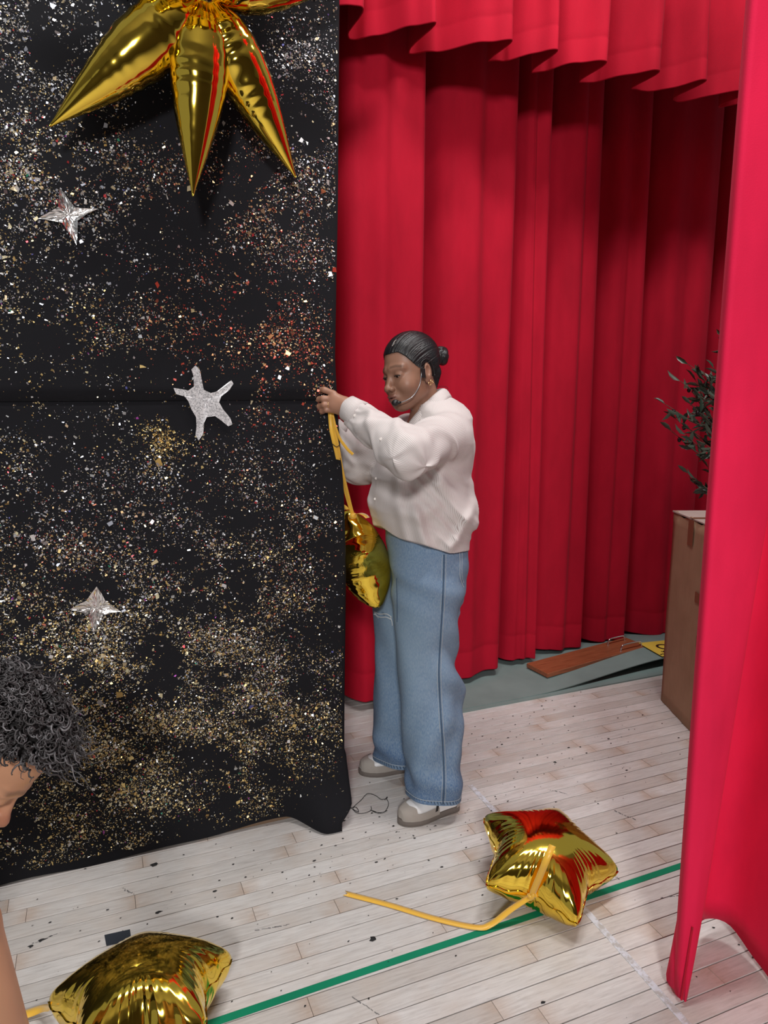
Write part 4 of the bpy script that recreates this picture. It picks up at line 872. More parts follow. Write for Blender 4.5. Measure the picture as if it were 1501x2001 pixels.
part('ring', *tube([cc + .0105 * (n_ * math.cos(t) + b_ * math.sin(t)) for t in np.linspace(0, 6.283, 20)], .0011, 6), M['gold_metal'], wom)
# ---- shirt
tz = lambda y: float(WP(830, y)[2])
rows = [(770, 850, 20, .045), (780, 853, 36, .062), (790, 857, 49, .082), (802, 860, 57, .108), (816, 861, 62, .140), (836, 858, 66, .168), (860, 848, 78, .186), (890, 832, 92, .188), (930, 822, 97, .186), (965, 823, 99, .188), (990, 825, 101, .192), (1008, 826, 98, .190), (1030, 828, 92, .198), (1060, 833, 84, .200), (1092, 837, 78, .198)]
ZT = np.array([tz(r[0]) for r in rows])[::-1]
cxy = np.array([WP(r[1], r[0])[:2] for r in rows])[::-1]; RY = np.array([r[3] for r in rows])[::-1]
HW = np.array([r[2] * np.linalg.norm(WP(r[1] + 1, r[0]) - WP(r[1], r[0])) for r in rows])[::-1]
RX = np.sqrt(np.maximum(HW ** 2 - (RY * .375) ** 2, (.5 * HW) ** 2)) / .927
def torso(p):
    z = p[:, 2]; cx = np.interp(z, ZT, cxy[:, 0]); cy = np.interp(z, ZT, cxy[:, 1]); rx = np.interp(z, ZT, RX); ry = np.interp(z, ZT, RY)
    dx, dy = p[:, 0] - cx, p[:, 1] - cy; k = np.sqrt((dx / rx) ** 2 + (dy / ry) ** 2)
    d = (k - 1) * np.minimum(rx, ry); return np.maximum(d, z - ZT[-1])
zh = tz(1078)
def hemcut(p):                              # slanted hem: tucked up at the front, lower at the back
    s = (p[:, 0] - cxy[2, 0]); hz = .908 + .36 * np.maximum(-s, 0) + .05 * np.maximum(-s - .05, 0) - .05 * np.maximum(s, 0) + .006 * np.sin(p[:, 1] * 30)
    return (hz - p[:, 2]) * .9
tw_c = WP(840, 930)
def folds(p):
    q = (p - tw_c); a = q @ rt; c = q[:, 2]; b = q @ hf
    low = sstep(-.02, -.10, c)
    rg = lambda f, n=3: (0.5 + 0.5 * np.cos(f)) ** n
    w1 = a * .62 + c * .78; w2 = a * .95 - c * .30
    d1 = -.0125 * rg(38 * w1 + 2.6 * np.sin(11 * a - 6 * c) + 10 * b, 3) * (0.35 + low) * sstep(-.16, -.02, a)
    d2 = -.0090 * rg(47 * w2 + 3.0 * np.sin(8 * c + 1) - 7 * b + 1.2, 4) * sstep(.02, -.06, a + .3 * c)
    d3 = -.0110 * rg(31 * (c * .9 - a * .35) + 3.2 * np.sin(13 * a + 2) + 6 * b, 4) * low * sstep(.16, .05, c + .14)
    d4 = -.0030 * rg(120 * w1 + 5 * np.sin(17 * a + 9 * c), 2)
    return 1.45 * (d1 + d2 + d3 + d4) * sstep(.905, .955, p[:, 2]) + .006
axL = [(LS, LE, .074, .066), (LE, WP(735, 838, -.26), .067, .049), (WP(735, 838, -.26), WP(694, 804, -.185), .049, .033)]
axR = [(RS, RE, .072, .064), (RE, WP(668, 862, .08), .062, .044), (WP(668, 862, .08), RWr, .042, .032)]
def armd(p, segs):
    best = np.full(len(p), 9.0)
    for a, b, ra, rb_ in segs:
        x = RC(a, b, ra, rb_).d(p); k = .03; h = np.maximum(k - np.abs(best - x), 0) / k; best = np.minimum(best, x) - h * h * k / 4
    return best
def arm_coord(p, segs):
    best = np.full(len(p), 9.0); s = np.zeros(len(p)); th = np.zeros(len(p)); acc_ = 0
    ref = np.array([0.2, 0.1, 1.0])
    for a, b, ra, rb_ in segs:
        ab = b - a; L = np.linalg.norm(ab); t = ab / L; n = ref - t * (ref @ t); n /= np.linalg.norm(n); c = np.cross(t, n)
        u = np.clip((p - a) @ ab / (L * L), 0, 1); r = p - a - u[:, None] * ab; d = np.linalg.norm(r, axis=1) - (ra + (rb_ - ra) * u)
        m_ = d < best; best = np.where(m_, d, best); s = np.where(m_, acc_ + u * L, s); th = np.where(m_, np.arctan2(r @ c, r @ n), th); acc_ += L
    return s, th
def sleeve(p, segs, ph):
    d = armd(p, segs); rg = lambda f, n=3: (0.5 + 0.5 * np.cos(f)) ** n
    acc_ = 0; ws, wt = 0, 0; ref = np.array([0.2, 0.1, 1.0]); dm = np.min([RC(*g).d(p) for g in segs], axis=0)
    for a, b, ra, rb_ in segs:              # folds blended across the joints
        ab = b - a; L = np.linalg.norm(ab); t = ab / L; n = ref - t * (ref @ t); n /= np.linalg.norm(n); c = np.cross(t, n)
        u = np.clip((p - a) @ ab / (L * L), -.15, 1.15); r = p - a - u[:, None] * ab; th = np.arctan2(r @ c, r @ n); s = acc_ + u * L; acc_ += L
        w = -.0125 * rg(2 * th + 20 * s + 1.6 * np.sin(16 * s + ph) + ph, 4) * sstep(.08, .2, s) - .0095 * rg(3 * th - 24 * s + 1.8 * np.sin(23 * s + 2 * ph) + 1.7 * ph, 4)
        w = w - .0085 * rg(62 * s + 2.2 * np.sin(th + ph) + 1.3 * np.sin(2 * th), 3) * np.exp(-((s - .27) / .07) ** 2) - .0040 * rg(7 * th + 14 * s + 2 * np.sin(30 * s), 3) * sstep(.36, .46, s) + .005
        k = np.exp(-np.maximum(RC(a, b, ra, rb_).d(p) - dm, 0) / .014); ws = ws + k * w * sstep(.02, .10, s); wt = wt + k
    return d + ws / wt
ndL = (axL[-1][1] - axL[-1][0]); ndL /= np.linalg.norm(ndL); ndR = (axR[-1][1] - axR[-1][0]); ndR /= np.linalg.norm(ndR)
def shirt_field(p, lo, hi):
    far = lo is not None
    cb = (lo + hi)[None] / 2 if far else None
    t = torso(p) + (0 if far and torso(cb)[0] > .08 else folds(p)) * sstep(ZT[-1] + .0, ZT[-1] - .10, p[:, 2])
    # bunched fabric at the back of the waist and under the arm
    t = combine([RC(WP(912, 950, -.05), WP(921, 997, -.06), .016, .020, .03), RC(WP(921, 997, -.06), WP(880, 985, -.15), .018, .008, .03), RC(WP(906, 1008, -.06), WP(872, 1024, -.15), .010, .006, .012, '-'),
                 RC(WP(905, 1030, -.08), WP(850, 1052, -.17), .012, .010, .02), RC(WP(860, 945, -.19), WP(905, 1000, -.14), .010, .012, .03)], p, None, None, t)
    t = np.maximum(t, hemcut(p))
    for sg_, ph, n_ in ((axL, .7, ndL), (axR, 2.9, ndR)):
        if far and armd(cb, sg_)[0] > .09: continue
        s = sleeve(p, sg_, ph); s = np.maximum(s, (p - sg_[-1][1]) @ n_ - .004)
        k = .028; h = np.maximum(k - np.abs(t - s), 0) / k; t = np.minimum(t, s) - h * h * k / 4
    # open neck
    nk = RC(toW((0, -.02, -.03)), WP(836, 822, 0), .050, .052).d(p); t = np.maximum(t, -nk + .0)
    return t * .8
lo_ = np.minimum(allp.min(0), [9, 9, tz(1110)]) - .11; hi_ = allp.max(0) + .11; lo_[2] = tz(1112); hi_[2] = tz(770)
V, Fc = surface_net(shirt_field, lo_, hi_, 0.0032)
dT = torso(V); sL, tL = arm_coord(V, axL); sR, tR = arm_coord(V, axR); aL, aR = armd(V, axL), armd(V, axR)
st = np.arctan2(V[:, 1] - np.interp(V[:, 2], ZT, cxy[:, 1]), V[:, 0] - np.interp(V[:, 2], ZT, cxy[:, 0])) * .165
mL = (aL < np.minimum(dT, aR)) & (sL > .02); st = np.where(mL, tL * .055, st); mR = (aR < np.minimum(dT, aL)) & (sR > .02); st = np.where(mR, tR * .055, st)
sh = part('shirt', V, Fc, M['shirt'], wom, attrs={'stripe': ('FLOAT', st)})
def cuff(a, b, r0, r1, name='cuff'):
    ab = b - a; t = ab / np.linalg.norm(ab); n = np.array([0, 0, 1.0]) - t * t[2]; n /= np.linalg.norm(n); c = np.cross(t, n); ns = 48; V = []; S_ = []
    for f, k in ((0, -.006), (.02, 0), (.5, .0015), (.97, .0), (1.0, -.002), (1.0, -.006), (.6, -.007)):
        th = np.linspace(0, 2 * math.pi, ns, endpoint=False); r = r0 + (r1 - r0) * f + k + .0012 * np.sin(5 * th + 7 * f)
        V.append(a + ab * f + r[:, None] * (np.cos(th)[:, None] * n * 1.05 + np.sin(th)[:, None] * c)); S_.append(th * r0)
    return subpart(name, np.concatenate(V), gridf(7, ns, cv=True)[:, ::-1], M['shirt'], sh, wom, attrs={'stripe': ('FLOAT', np.concatenate(S_))})
cuff(WP(706, 812, -.205), WP(680, 798, -.172), .040, .0375)
cuff(WP(662, 850, .068), RWr, .038, .034)
# band collar: standing ring, open at the throat, and the placket below it
topn = [(788, 842), (797, 829), (811, 811), (829, 791), (846, 774), (858, 764)]; botn = [(797, 856), (808, 842), (824, 824), (843, 804), (860, 787), (872, 774)]
offt, offb = [.030, .046, .053, .054, .048, .030], [.040, .060, .072, .076, .068, .042]
ptop = spline([WP(x, y, -o) for (x, y), o in zip(topn, offt)] + [WP(865, 760, 0)] + [WP(x - 3, y - 2, o) for (x, y), o in list(zip(topn, offt))[::-1]], 6)
pbot = spline([WP(x, y, -o) for (x, y), o in zip(botn, offb)] + [WP(879, 771, 0)] + [WP(x - 3, y - 2, o) for (x, y), o in list(zip(botn, offb))[::-1]], 6)
V = np.concatenate([pbot + (ptop - pbot) * f + np.array([0, 0, .006 * math.sin(f * math.pi)]) for f in (-.25, 0, .25, .5, .75, 1.0)]); S_ = np.tile(np.linspace(0, .34, len(ptop)), 6)
co_ = subpart('collar', V, gridf(6, len(ptop)), M['shirt'], sh, wom, attrs={'stripe': ('FLOAT', S_)}); sd = co_.modifiers.new('cloth', 'SOLIDIFY'); sd.thickness = .004; sd.offset = 0
M['button'] = plain('pearl_button', (.78, .72, .68), .25).m
for px, py in ((744, 858), (693, 812), (735, 935), (733, 975)):
    p = march(px, py, shirt_field)
    if p is None: continue
    d_ = CAMP - p; d_ /= np.linalg.norm(d_); subpart('button', *tube([p - d_ * .001, p + d_ * .002, p + d_ * .0025], [.0042, .0042, .003], 10), M['button'], sh, wom, smooth=False)
# ---- jeans
nl = [(1060, 838, 80, -.02), (1090, 838, 76, -.05), (1120, 838, 73, -.07), (1160, 836, 69, -.085), (1200, 832, 62, -.095), (1250, 832, 58, -.10), (1300, 835, 59, -.105), (1350, 842, 63, -.11), (1400, 845, 63, -.115), (1450, 846, 61, -.12), (1500, 848, 58.5, -.125), (1550, 850, 54, -.13), (1600, 851, 52, -.132)]
fl_ = [(1060, 828, 74, .06), (1100, 826, 72, .075), (1140, 812, 70, .085), (1190, 792, 66, .095), (1250, 791, 57, .10), (1300, 789, 56, .105), (1350, 788, 57, .11), (1400, 787, 58, .115), (1450, 785, 57, .12), (1500, 785, 50, .122), (1550, 786, 48, .125)]
def legtab(t, ryk):
    z = np.array([at(c, y, DB + o)[2] for y, c, h, o in t]); C = np.array([at(c, y, DB + o)[:2] for y, c, h, o in t]); hw = np.array([h * np.linalg.norm(at(c + 1, y, DB + o) - at(c, y, DB + o)) for y, c, h, o in t])
    return z[::-1], C[::-1], hw[::-1], hw[::-1] * ryk
TN, TF = legtab(nl, 1.06), legtab(fl_, 1.02)
def legd(p, T, ph, hem):
    z = p[:, 2]; a = (p[:, :2] - np.stack([np.interp(z, T[0], T[1][:, 0]), np.interp(z, T[0], T[1][:, 1])], 1)); ra, rb_ = np.interp(z, T[0], T[2]), np.interp(z, T[0], T[3])
    ra = ra * .98
    x, y = a @ rt[:2], a @ hf[:2]; d = (np.sqrt((x / ra) ** 2 + (y / rb_) ** 2) - 1) * np.minimum(ra, rb_)
    th = np.arctan2(y, x); kn_ = np.exp(-((z - .50) / .16) ** 2); an_ = np.exp(-((z - .10) / .10) ** 2); hp = np.exp(-((z - .80) / .07) ** 2)
    w = .0045 * np.sin(2 * th + z * 7 + ph) + .0075 * kn_ * 1.6 * np.sin(38 * z + 2.5 * np.sin(th * 1.5 + ph)) * sstep(-.3, .9, np.cos(th)) + .0075 * an_ * np.sin(46 * z + 2 * th + ph) + .0055 * hp * np.sin(60 * z + 3 * np.cos(th) + ph)
    w = w + .004 * np.sin(5 * th + 3 * np.sin(z * 9 + ph)) * sstep(.9, .2, z)
    d = d + w; hz = hem - .005 * x / .09 - .018 * y / .09
    return np.maximum(d, hz - z)
hemN, hemF = .062, .052
ztop = .985
def jeans_field(p, lo, hi):
    a, b = legd(p, TN, .3, hemN), legd(p, TF, 2.1, hemF)
    k = np.interp(p[:, 2], [.3, .75], [.004, .05]); h = np.maximum(k - np.abs(a - b), 0) / k; d = np.minimum(a, b) - h * h * k / 4
    d = combine([RC(WP(890, 1118, -.06), WP(884, 1160, -.05), .028, .022, .05), RC(WP(897, 1175, -.09), WP(870, 1195, -.15), .010, .007, .02), RC(WP(893, 1198, -.10), WP(868, 1222, -.16), .009, .006, .02)], p, None, None, d)
    # rip across the far knee
    d = combine([RC(WP(731, 1196, .03), WP(768, 1206, .0), .006, .004, .004, '-')], p, None, None, d)
    return np.maximum(d, p[:, 2] - ztop) * .8
V, Fc = surface_net(jeans_field, (0.62, 1.80, -.01), (1.32, 2.50, ztop + .03), 0.0042, slack=1.7)
zf = V[:, 2]; fade = np.clip(.55 + .35 * np.exp(-((zf - .62) / .2) ** 2) + .16 * vnoise(V * [9, 9, 5], 4) - .75 * np.exp(-((zf - .10) / .07) ** 2) + .05 * vnoise(V * 40, 6), 0, 1)
je = part('jeans', V, Fc, M['denim'], wom, attrs={'fade': ('FLOAT', fade)})
def onj(pts, lift=.0):
    q = [march(x, y, jeans_field) for x, y in pts]
    return np.array([p + (CAMP - p) / np.linalg.norm(CAMP - p) * lift for p in q if p is not None])
seam = [(868, 1084), (867, 1130), (865, 1180), (862, 1230), (859, 1280), (858, 1320), (860, 1370), (863, 1420), (866, 1470), (868, 1520), (867, 1555), (865, 1572)]
sp_ = spline(onj(np.array([np.array(p) for p in spline([(x, y, 0) for x, y in seam], 4)])[:, :2], .0006), 2)
subpart('side_seam', *tube(sp_, .0024, 6), M['denim_dark'], je, wom); subpart('seam_stitching', *tube(sp_ + rt * .006, .0009, 5), M['stitch'], je, wom); subpart('seam_stitching', *tube(sp_ - rt * .006, .0009, 5), M['stitch'], je, wom)
for T, hem, nm in ((TN, hemN, 0), (TF, hemF, 1)):
    th = np.linspace(0, 2 * math.pi, 60, endpoint=False); L0 = []
    for t in th:
        pz = hem - .005 * math.cos(t) - .018 * math.sin(t) + .016; C = np.array([np.interp(pz, T[0], T[1][:, 0]), np.interp(pz, T[0], T[1][:, 1])]); r = .02
        for _ in range(40):
            p = np.r_[C + r * (math.cos(t) * rt[:2] + math.sin(t) * hf[:2]), hem - .0556 * r * math.cos(t) - .2 * r * math.sin(t) + .016]
            v = float(legd(p[None], T, (.3, 2.1)[nm], hem)[0]); r += -v * .9
        L0.append(p + np.r_[(math.cos(t) * rt[:2] + math.sin(t) * hf[:2]) * .0012, 0])
    L0 = np.array(L0); Vh = np.concatenate([L0, L0 + [0, 0, -.0165]]);  o = subpart('hem_band', np.concatenate([L0 + [0, 0, 0.001], L0 * 1 + [0, 0, -.0175]]), gridf(2, 60, cv=True)[:, ::-1], M['denim'], je, wom, attrs={'fade': ('FLOAT', np.full(120, .35))})
    subpart('hem_stitching', *tube(np.concatenate([L0, L0[:1]]) + [0, 0, -.002], .0011, 5), M['stitch'], je, wom)
    # puckers of the chain-stitched hem
    V2, F2 = [], []
    for k in range(0, 60):
        p0, p1 = L0[k], L0[(k + 1) % 60]; t_ = (p1 - p0); o_ = np.array([*(p0[:2] - L0.mean(0)[:2]), 0]); o_ /= np.linalg.norm(o_); n0 = len(V2)
        V2 += [p0 + o_ * .0006 + [0, 0, -.003], p0 + t_ * .35 + o_ * .0006 + [0, 0, -.003], p0 + t_ * .75 + o_ * .0006 + [0, 0, -.014], p0 + t_ * .4 + o_ * .0006 + [0, 0, -.014]]; F2.append([n0, n0 + 1, n0 + 2, n0 + 3])
    subpart('hem_pucker', V2, F2, M['denim_dark'], je, wom)
pk = [(901, 1074), (911, 1076), (911, 1108), (909, 1132), (903, 1140), (900, 1120), (901, 1095)]
subpart('pocket_stitching', *tube(spline(onj([(898, 1078), (899, 1100), (899, 1125), (903, 1140), (906, 1147)], .001), 5), .0013, 5), M['stitch'], je, wom)
subpart('pocket_stitching', *tube(spline(onj([(903, 1080), (903, 1102), (903, 1125), (906, 1138)], .001), 5), .0010, 5), M['stitch'], je, wom)
for pts in ([(722, 1188), (732, 1196), (742, 1200), (756, 1200), (766, 1207)], [(731, 1200), (742, 1206), (755, 1206), (765, 1211)], [(763, 1206), (766, 1214), (767, 1222)], [(726, 1190), (733, 1199), (739, 1207)]):
    try: subpart('frayed_edge', *tube(spline(onj(pts, .0015), 5), .0024, 5), M['denim_pale'], je, wom)
    except Exception: pass
subpart('fly_seam', *tube(spline(onj([(775, 1130), (776, 1170), (776, 1215)], .0004), 5), .0012, 5), M['denim_dark'], je, wom)
# ---- shoes
def shoe(toe, heel, label):
    toe, heel = np.array([toe[0], toe[1], 0.]), np.array([heel[0], heel[1], 0.]); L = np.linalg.norm(heel - toe); ex_ = (heel - toe) / L; ey_ = np.array([-ex_[1], ex_[0], 0]); ez = np.array([0, 0, 1.])
    wv = lambda s: np.interp(s, [0, .02, .06, .14, .26, .38, .55, .72, .88, .96, 1], [.004, .016, .027, .038, .0455, .046, .040, .036, .035, .028, .010])
    hv = lambda s: np.interp(s, [0, .03, .08, .18, .30, .42, .55, .70, .85, 1], [.014, .026, .035, .043, .050, .062, .078, .088, .086, .078])
    zs = .024
    def P(s, ph, k=0.0): # ph 0..pi across
        f0 = min(1.0, s / .03) ** .5; w_, h_ = (wv(s) + k - .001) * f0, (hv(s) + k * 1.1) * f0; c = np.cos(ph); c = np.sign(c) * np.abs(c) ** .75; return toe + ex_ * (L * s) + ey_ * (w_ * c) + ez * (zs - .004 + h_ * np.sin(ph) ** .8)
    root_ = None
    ss = 1 - np.cos(np.linspace(0, math.pi / 2, 40)); ss = np.linspace(0, 1, 44) ** 1.15; ph = np.linspace(0, math.pi, 26)
    up_ = part('shoe', np.array([P(s, q) for s in ss for q in ph]), gridf(44, 26), M['white_leather'], wom)
    rr_ = [];
    for z, k in ((0.0, -.003), (.003, .001), (.012, .0015), (.021, .001), (.0255, -.001)):
        a_ = [toe + ex_ * (L * s) + ey_ * (wv(s) + k) + ez * z for s in ss] + [toe + ex_ * (L * s) - ey_ * (wv(s) + k) + ez * z for s in ss[::-1]]; a_ = np.array(a_); a_[:1] -= ex_ * k; rr_.append(a_)
    n_ = len(rr_[0]); V = np.concatenate(rr_); subpart('sole', V, gridf(5, n_, cv=True)[:, ::-1].tolist() + [list(range(n_)), [4 * n_ + j for j in range(n_)][::-1]], M['gum'], up_, wom)
    def patch(name, fn, mat, nu, nv, k): subpart(name, np.array([P(*fn(u, v), k) for u in np.linspace(0, 1, nu) for v in np.linspace(0, 1, nv)]), gridf(nu, nv), mat, up_, wom)
    for side in (0, 1):
        f_ = (lambda p: p) if side == 0 else (lambda p: math.pi - p)
        # suede toe and mudguard sweeping back low along the side
        patch('toe_cap', lambda u, v: (u * (.58 - .36 * sstep(.14, .30, v) - .07 * sstep(.5, .95, v)), f_(v * math.pi / 2)), M['taupe'], 40, 30, .0026)
        patch('side_stripe', lambda u, v: (.50 + .050 * u + .10 * v, f_(.12 + v * .95)), M['black'], 8, 24, .0028)
        patch('heel_tab', lambda u, v: (.88 + .12 * u, f_(v * math.pi / 2)), M['taupe'], 14, 24, .0026)
    patch('tongue', lambda u, v: (.30 + .26 * u, math.pi / 2 + (v - .5) * .9), M['white_leather'], 12, 16, .0045)
    for k_ in range(4):
        s0 = .37 + .055 * k_; subpart('lace', *tube(spline([P(s0, math.pi / 2 - .42, .004), P(s0 + .01, math.pi / 2, .0065), P(s0 - .0, math.pi / 2 + .42, .004)], 5), .002, 6), M['black'] if k_ % 2 else M['white_leather'], up_, wom)
    up_['label'] = label
shoe((0.848, 1.972), (1.080, 1.992), 'white trainer with taupe toe and black stripe, nearer foot')
shoe((0.835, 2.318), (1.07, 2.275), 'white trainer with taupe toe, farther foot')
# ---- headset microphone
M['boom'] = plain('grey_boom', (.34, .34, .36), .25, .7).m
hs = thing('headset_microphone', 'black headset microphone worn on the ear with boom to the mouth', 'microphone', tuple(toW((-.08, 0, -.02))))
part('boom', *tube(toW(spline([(-.0865, .020, -.004), (-.0855, .026, -.020), (-.080, .038, -.050), (-.070, .066, -.078), (-.050, .094, -.088), (-.038, .104, -.086)], 8)), .0016, 7), M['boom'], hs)
part('ear_hook', *tube(toW(spline([(-.083, .022, -.010), (-.083, .016, .014), (-.083, -.002, .026), (-.082, -.022, .020), (-.078, -.034, .0), (-.076, -.036, -.03)], 7)), .0017, 7), M['black'], hs)
bp_ = toW(np.array(box((-.0855, .018, -.014), (.009, .013, .030), rotm(0, .25, 0), .002)[0])); part('clip_body', bp_, box((0, 0, 0), (1, 1, 1), None, .1)[1], M['black'], hs, smooth=False)
sv, sf = sphere((0, 0, 0), (.0115, .0125, .0105), 16, 12); part('foam_windscreen', toW(sv @ rotm(.5, 0, 0).T + [-.031, .110, -.0855]), sf, M['black'], hs)
part('boom_collar', *tube(toW([(-.046, .097, -.0885), (-.036, .106, -.0865)]), [.0030, .0055], 8), M['black'], hs)
# ---- ribbons from the hand to the hanging star
top = at(690, 1008, 2.345)
hp_ = H(645, 806, -.004)
rb('ribbon', [hp_, at(648, 840, 2.20), at(657, 880, 2.215), at(668, 930, 2.27), at(680, 975, 2.32), top], .013, b3, normal=-hf, twist=.35)
rb('ribbon', [hp_ + rt * .004, at(651, 835, 2.205), at(660, 870, 2.215), at(669, 920, 2.26), at(682, 975, 2.32), top], .010, b3, normal=-hf + rt * .5, twist=-.5)
rb('ribbon', [hp_ + rt * .006, at(655, 833, 2.21), at(664, 857, 2.22), at(676, 874, 2.23), at(683, 882, 2.235), at(690, 888, 2.24)], .009, b3, normal=-hf, notch=False)
rb('ribbon', [top, at(702, 1003, 2.33), at(712, 1006, 2.31), at(719, 1012, 2.30)], .022, b3, normal=(0, 0, 1))
rb('ribbon', [top, at(682, 1000, 2.37), at(674, 992, 2.39), at(667, 988, 2.40)], .016, b3, normal=-hf)
part('knot', *sphere(top, (.014, .014, .011), 12, 8), M['ribbon'], b3)
part('tie_thread', *tube(spline([at(650, 868, 2.205), at(658, 873, 2.203), at(665, 868, 2.21)], 5), .0012, 5), M['thread'], b3)
# ------------------------------------------------------------------ the man bending into the picture at the left edge
yv = rt * .50 - up * .86 + fw * .12; yv /= np.linalg.norm(yv); zv = rt * .86 + up * .52 + fw * .05; zv -= yv * (zv @ yv); zv /= np.linalg.norm(zv); xv = np.cross(yv, zv)
MR = np.stack([xv, yv, zv], 1); MS = 1.04
MO = at(10, 1612, 1.14) - MS * MR @ np.array([0, .122, -.040])
mroot = np.array([-.72, 1.0, 0.0])
man = thing('person', 'person with curly dark grey hair bending down at the left edge of the photo', 'person', tuple(mroot))
mw = lambda q: MO + MS * (np.asarray(q, float) @ MR.T)
mh = Group(head_prims(1.25, .8), MO, MR, MS)
neck = mw((0, -.055, -.15)); chest = np.array([-.45, 1.04, .93]); hip = np.array([-.74, .98, .84])
shR, shL = np.array([-.36, .885, .86]), np.array([-.36, 1.20, .90])
elR, wrR = np.array([-.26, .845, .60]), np.array([-.205, .90, .35])
elR, wrR = at(-70, 1815, .80), at(75, 2240, .86); elL, wrL = np.array([-.48, 1.34, .62]), np.array([-.46, 1.44, .38])
mb = [RC(mw((0, -.03, -.05)), neck, .052, .056, .03), RC(neck, chest, .06, .11, .05), RC(chest, hip, .12, .11, .05), RC(chest, shR, .08, .05, .04), RC(chest, shL, .08, .05, .04),
      RC(shR, elR, .048, .038, .02), RC(elR, wrR, .041, .027, .012), RC(shL, elL, .048, .038, .02), RC(elL, wrL, .038, .025, .012)]
def mhand(w, d, side):
    d = d / np.linalg.norm(d); s = np.cross(d, [0, 0, 1.0]); s /= np.linalg.norm(s); n = np.cross(s, d); out = [RC(w, w + d * .08, .024, .024, .015)]
    for k in range(4):
        b = w + d * .085 + s * (.027 - .018 * k); L = (.034, .038, .035, .028)[k]; m1 = b + d * L; m2 = m1 + d * L * .5 - n * L * .6 * side; m3 = m2 - n * L * .6 * side - d * .004
        out += [RC(b - d * .02, m1, .0105, .0095, .006), RC(m1, m2, .0095, .009, .004), RC(m2, m3, .009, .008, .004)]
    t0 = w + d * .03 + s * .026; out += [RC(t0, t0 + d * .035 + s * .02, .0135, .011, .008), RC(t0 + d * .035 + s * .02, t0 + d * .062 + s * .012 - n * .012 * side, .011, .009, .004)]
    return out
mb += mhand(wrR, wrR - elR, 1) + mhand(wrL, wrL - elL, 1)
def man_field(p, lo, hi):
    d = combine(mb, p, lo, hi); dh = mh.field(p, lo, hi); k = .02; h = np.maximum(k - np.abs(d - dh), 0) / k; return np.minimum(d, dh) - h * h * k / 4
ap = np.array([neck, chest, hip, shR, shL, elR, wrR, elL, wrL, mw((0, 0, .13)), mw((0, .13, 0)), wrR + (wrR - elR) * .6, wrL + (wrL - elL) * .6])
V, Fc = surface_net(man_field, ap.min(0) - .14, ap.max(0) + .10, 0.0036)
ql = (V - MO) @ MR / MS; col = np.tile(np.array([0.56, 0.285, 0.165]), (len(V), 1)) * (1 + .06 * vnoise(V * 50, 9))[:, None]
fc_ = np.linalg.norm(ql, axis=1) < .17; cf = head_colors(ql[fc_], col[fc_].copy(), None, (.45, .17, .13), (.06, .045, .04))
nz2 = np.exp(-(np.linalg.norm(ql[fc_] - [0, .112, -.038], axis=1) / .022) ** 2)[:, None]; cf = cf * (1 - .5 * nz2) + np.array([.62, .20, .13]) * .5 * nz2; col[fc_] = cf
part('body', V, Fc, M['skin'], man, attrs={'Col': ('FLOAT_COLOR', np.c_[col, np.ones(len(V))])})
for s in (1, -1):
    Vs, Fs = sphere((0, 0, 0), 1.0, 16, 12); o = mesh_obj('eye', Vs, Fs, M['eye'], man); Mx = np.eye(4); Mx[:3, :3] = MR * .0122 * MS; Mx[:3, 3] = mw((s * .0325, .0712, -.0045)) - mroot; o.matrix_basis = Matrix(Mx.tolist())
m = NT('curly_grey_hair'); a = m.node('ShaderNodeAttribute'); a.attribute_name = 'tone'; m.color(m.ramp(a.outputs['Fac'], [(0, (.012, .010, .010)), (.6, (.045, .040, .042)), (1, (.20, .19, .20))])).set(Roughness=0.5); M['curls'] = m.m
# hair: a scalp cap plus many curled locks
def cap(q):
    b = EL((0, -.018, .038), (.082, .104, .093)).d(q); z, y = q[:, 2], q[:, 1]
    line = np.interp(z, [-.10, -.05, -.02, .01, .03, .05, .07, .085], [-.06, -.055, -.050, -.032, -.016, -.002, .018, .07]); return np.maximum(b, (y - line) * .8)
cv_, cf_ = surface_net(lambda p, lo, hi: cap(p), (-.11, -.15, -.13), (.11, .13, .15), .005)
hm_ = part('hair', mw(cv_), cf_, M['curls'], man, attrs={'tone': ('FLOAT', np.full(len(cv_), .1))})
r_ = np.random.default_rng(5); Vs, Fs, tn, n0 = [], [], [], 0
cand = cv_[(np.abs(EL((0, -.018, .038), (.082, .104, .093)).d(cv_)) < .004)]
for k in range(1800):
    p = cand[r_.integers(len(cand))]; nrm = (p - [0, -.018, .03]) / np.linalg.norm(p - [0, -.018, .03]); front = float(sstep(.0, .07, p[1])) * float(sstep(.03, .09, p[2]))
    if p[1] > np.interp(p[2], [.0, .05, .07, .085], [-.04, -.015, .0, .05]) and p[2] < .10 and r_.uniform() < .75: continue
    L = r_.uniform(.030, .055) * (1 + .35 * front); flow = np.array([0, .1 + .35 * front, -.30 + .5 * front]) + np.array([0, -.5, .35]) * float(sstep(.06, .02, p[2])) + r_.normal(0, .40, 3); t = np.linspace(0, 1, 15); cr = r_.uniform(.003, .0065); w0 = r_.uniform(9, 17); ph = r_.uniform(0, 6.28)
    ax1 = np.cross(nrm, [.3, .5, .8]); ax1 /= np.linalg.norm(ax1); ax2 = np.cross(nrm, ax1)
    P = p + nrm[None] * (L * (t - .45 * t * t))[:, None] + flow[None] * (L * .55 * t * t)[:, None] + (cr * np.sqrt(t) * np.cos(w0 * t + ph))[:, None] * ax1 + (cr * np.sqrt(t) * np.sin(w0 * t + ph))[:, None] * ax2
    P[:, 0] = P[:, 0]
    v, f = tube(mw(P), np.interp(t, [0, .6, 1], [.0022, .0018, .0005]) * r_.uniform(.6, 1.2), 4, caps=False); Vs.append(v); Fs.append(np.array(f) + n0); n0 += len(v); tn.append(np.full(len(v), np.clip(r_.normal(.58, .25), 0, 1)))
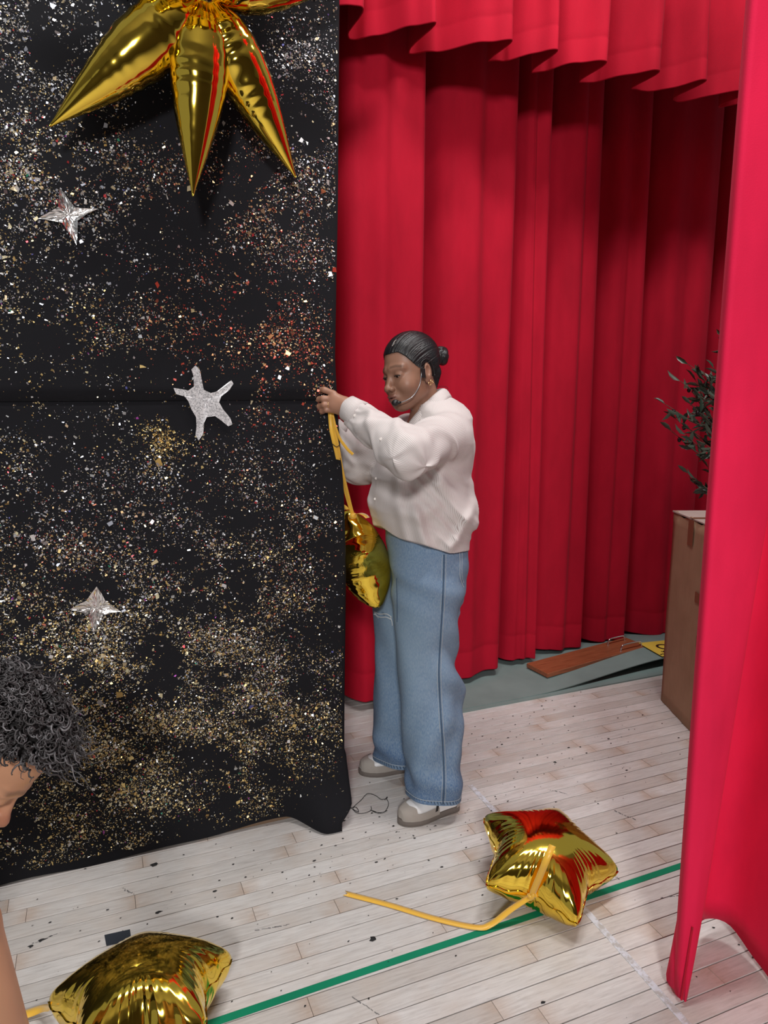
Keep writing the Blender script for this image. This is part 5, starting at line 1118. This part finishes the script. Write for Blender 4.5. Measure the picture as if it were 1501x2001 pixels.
subpart('hair_locks', np.concatenate(Vs), np.concatenate(Fs), M['curls'], hm_, man, attrs={'tone': ('FLOAT', np.concatenate(tn))})
M['tee'] = fabric('charcoal_cotton', (.03, .03, .036), 500); M['trousers'] = fabric('dark_trousers', (.025, .027, .035), 400)
def tee(p, lo, hi):
    d = combine([RC(chest + (neck - chest) * .35, chest, .085, .145, .05), RC(chest, hip, .15, .145, .05), RC(chest, shR, .11, .072, .05), RC(chest, shL, .11, .072, .05), RC(shR, shR + (elR - shR) * .45, .072, .066, .03), RC(shL, shL + (elL - shL) * .6, .072, .066, .03)], p, lo, hi)
    return d + .005 * vnoise(p * 28, 3)
V, Fc = surface_net(tee, ap.min(0) - .2, ap.max(0) + .2, .009, slack=1.5); part('shirt', V, Fc, M['tee'], man)
fA, fB = np.array([-.80, .90, .06]), np.array([-.78, 1.10, .06])
def tro(p, lo, hi):
    d = combine([RC(hip + [0.02, -.08, 0], np.array([-.70, .88, .48]), .115, .085, .05), RC(np.array([-.70, .88, .48]), fA, .085, .065, .04), RC(hip + [.02, .09, 0], np.array([-.67, 1.12, .48]), .115, .085, .05), RC(np.array([-.67, 1.12, .48]), fB, .085, .065, .04)], p, lo, hi)
    return np.maximum(d + .004 * vnoise(p * 25, 5), .05 - p[:, 2])
V, Fc = surface_net(tro, (-1.0, .68, 0.0), (-.45, 1.32, 1.02), .010); part('trousers', V, Fc, M['trousers'], man)
for f_ in (fA, fB):
    def sh_(p, lo, hi): return np.maximum(combine([EL(f_ + [.06, 0, -.015], (.135, .047, .05), .01), EL(f_ + [-.02, 0, .0], (.055, .042, .07), .02)], p, None, None), .002 - p[:, 2])
    V, Fc = surface_net(sh_, f_ + [-.12, -.08, -.07], f_ + [.24, .08, .12], .006); s_ = part('shoe', V, Fc, M['black'], man); V2 = V[V[:, 2] < .02]
    so, sf_ = sphere((0, 0, 0), 1, 24, 3)
    th = np.linspace(0, 6.283, 28)[:-1]; ring = np.stack([f_[0] + .055 + .142 * np.cos(th), f_[1] + .05 * np.sin(th), 0 * th], 1); subpart('sole', np.concatenate([ring, ring + [0, 0, .018]]), gridf(2, 27, cv=True).tolist() + [list(range(27))[::-1], list(range(27, 54))], M['white_leather'], s_, man)
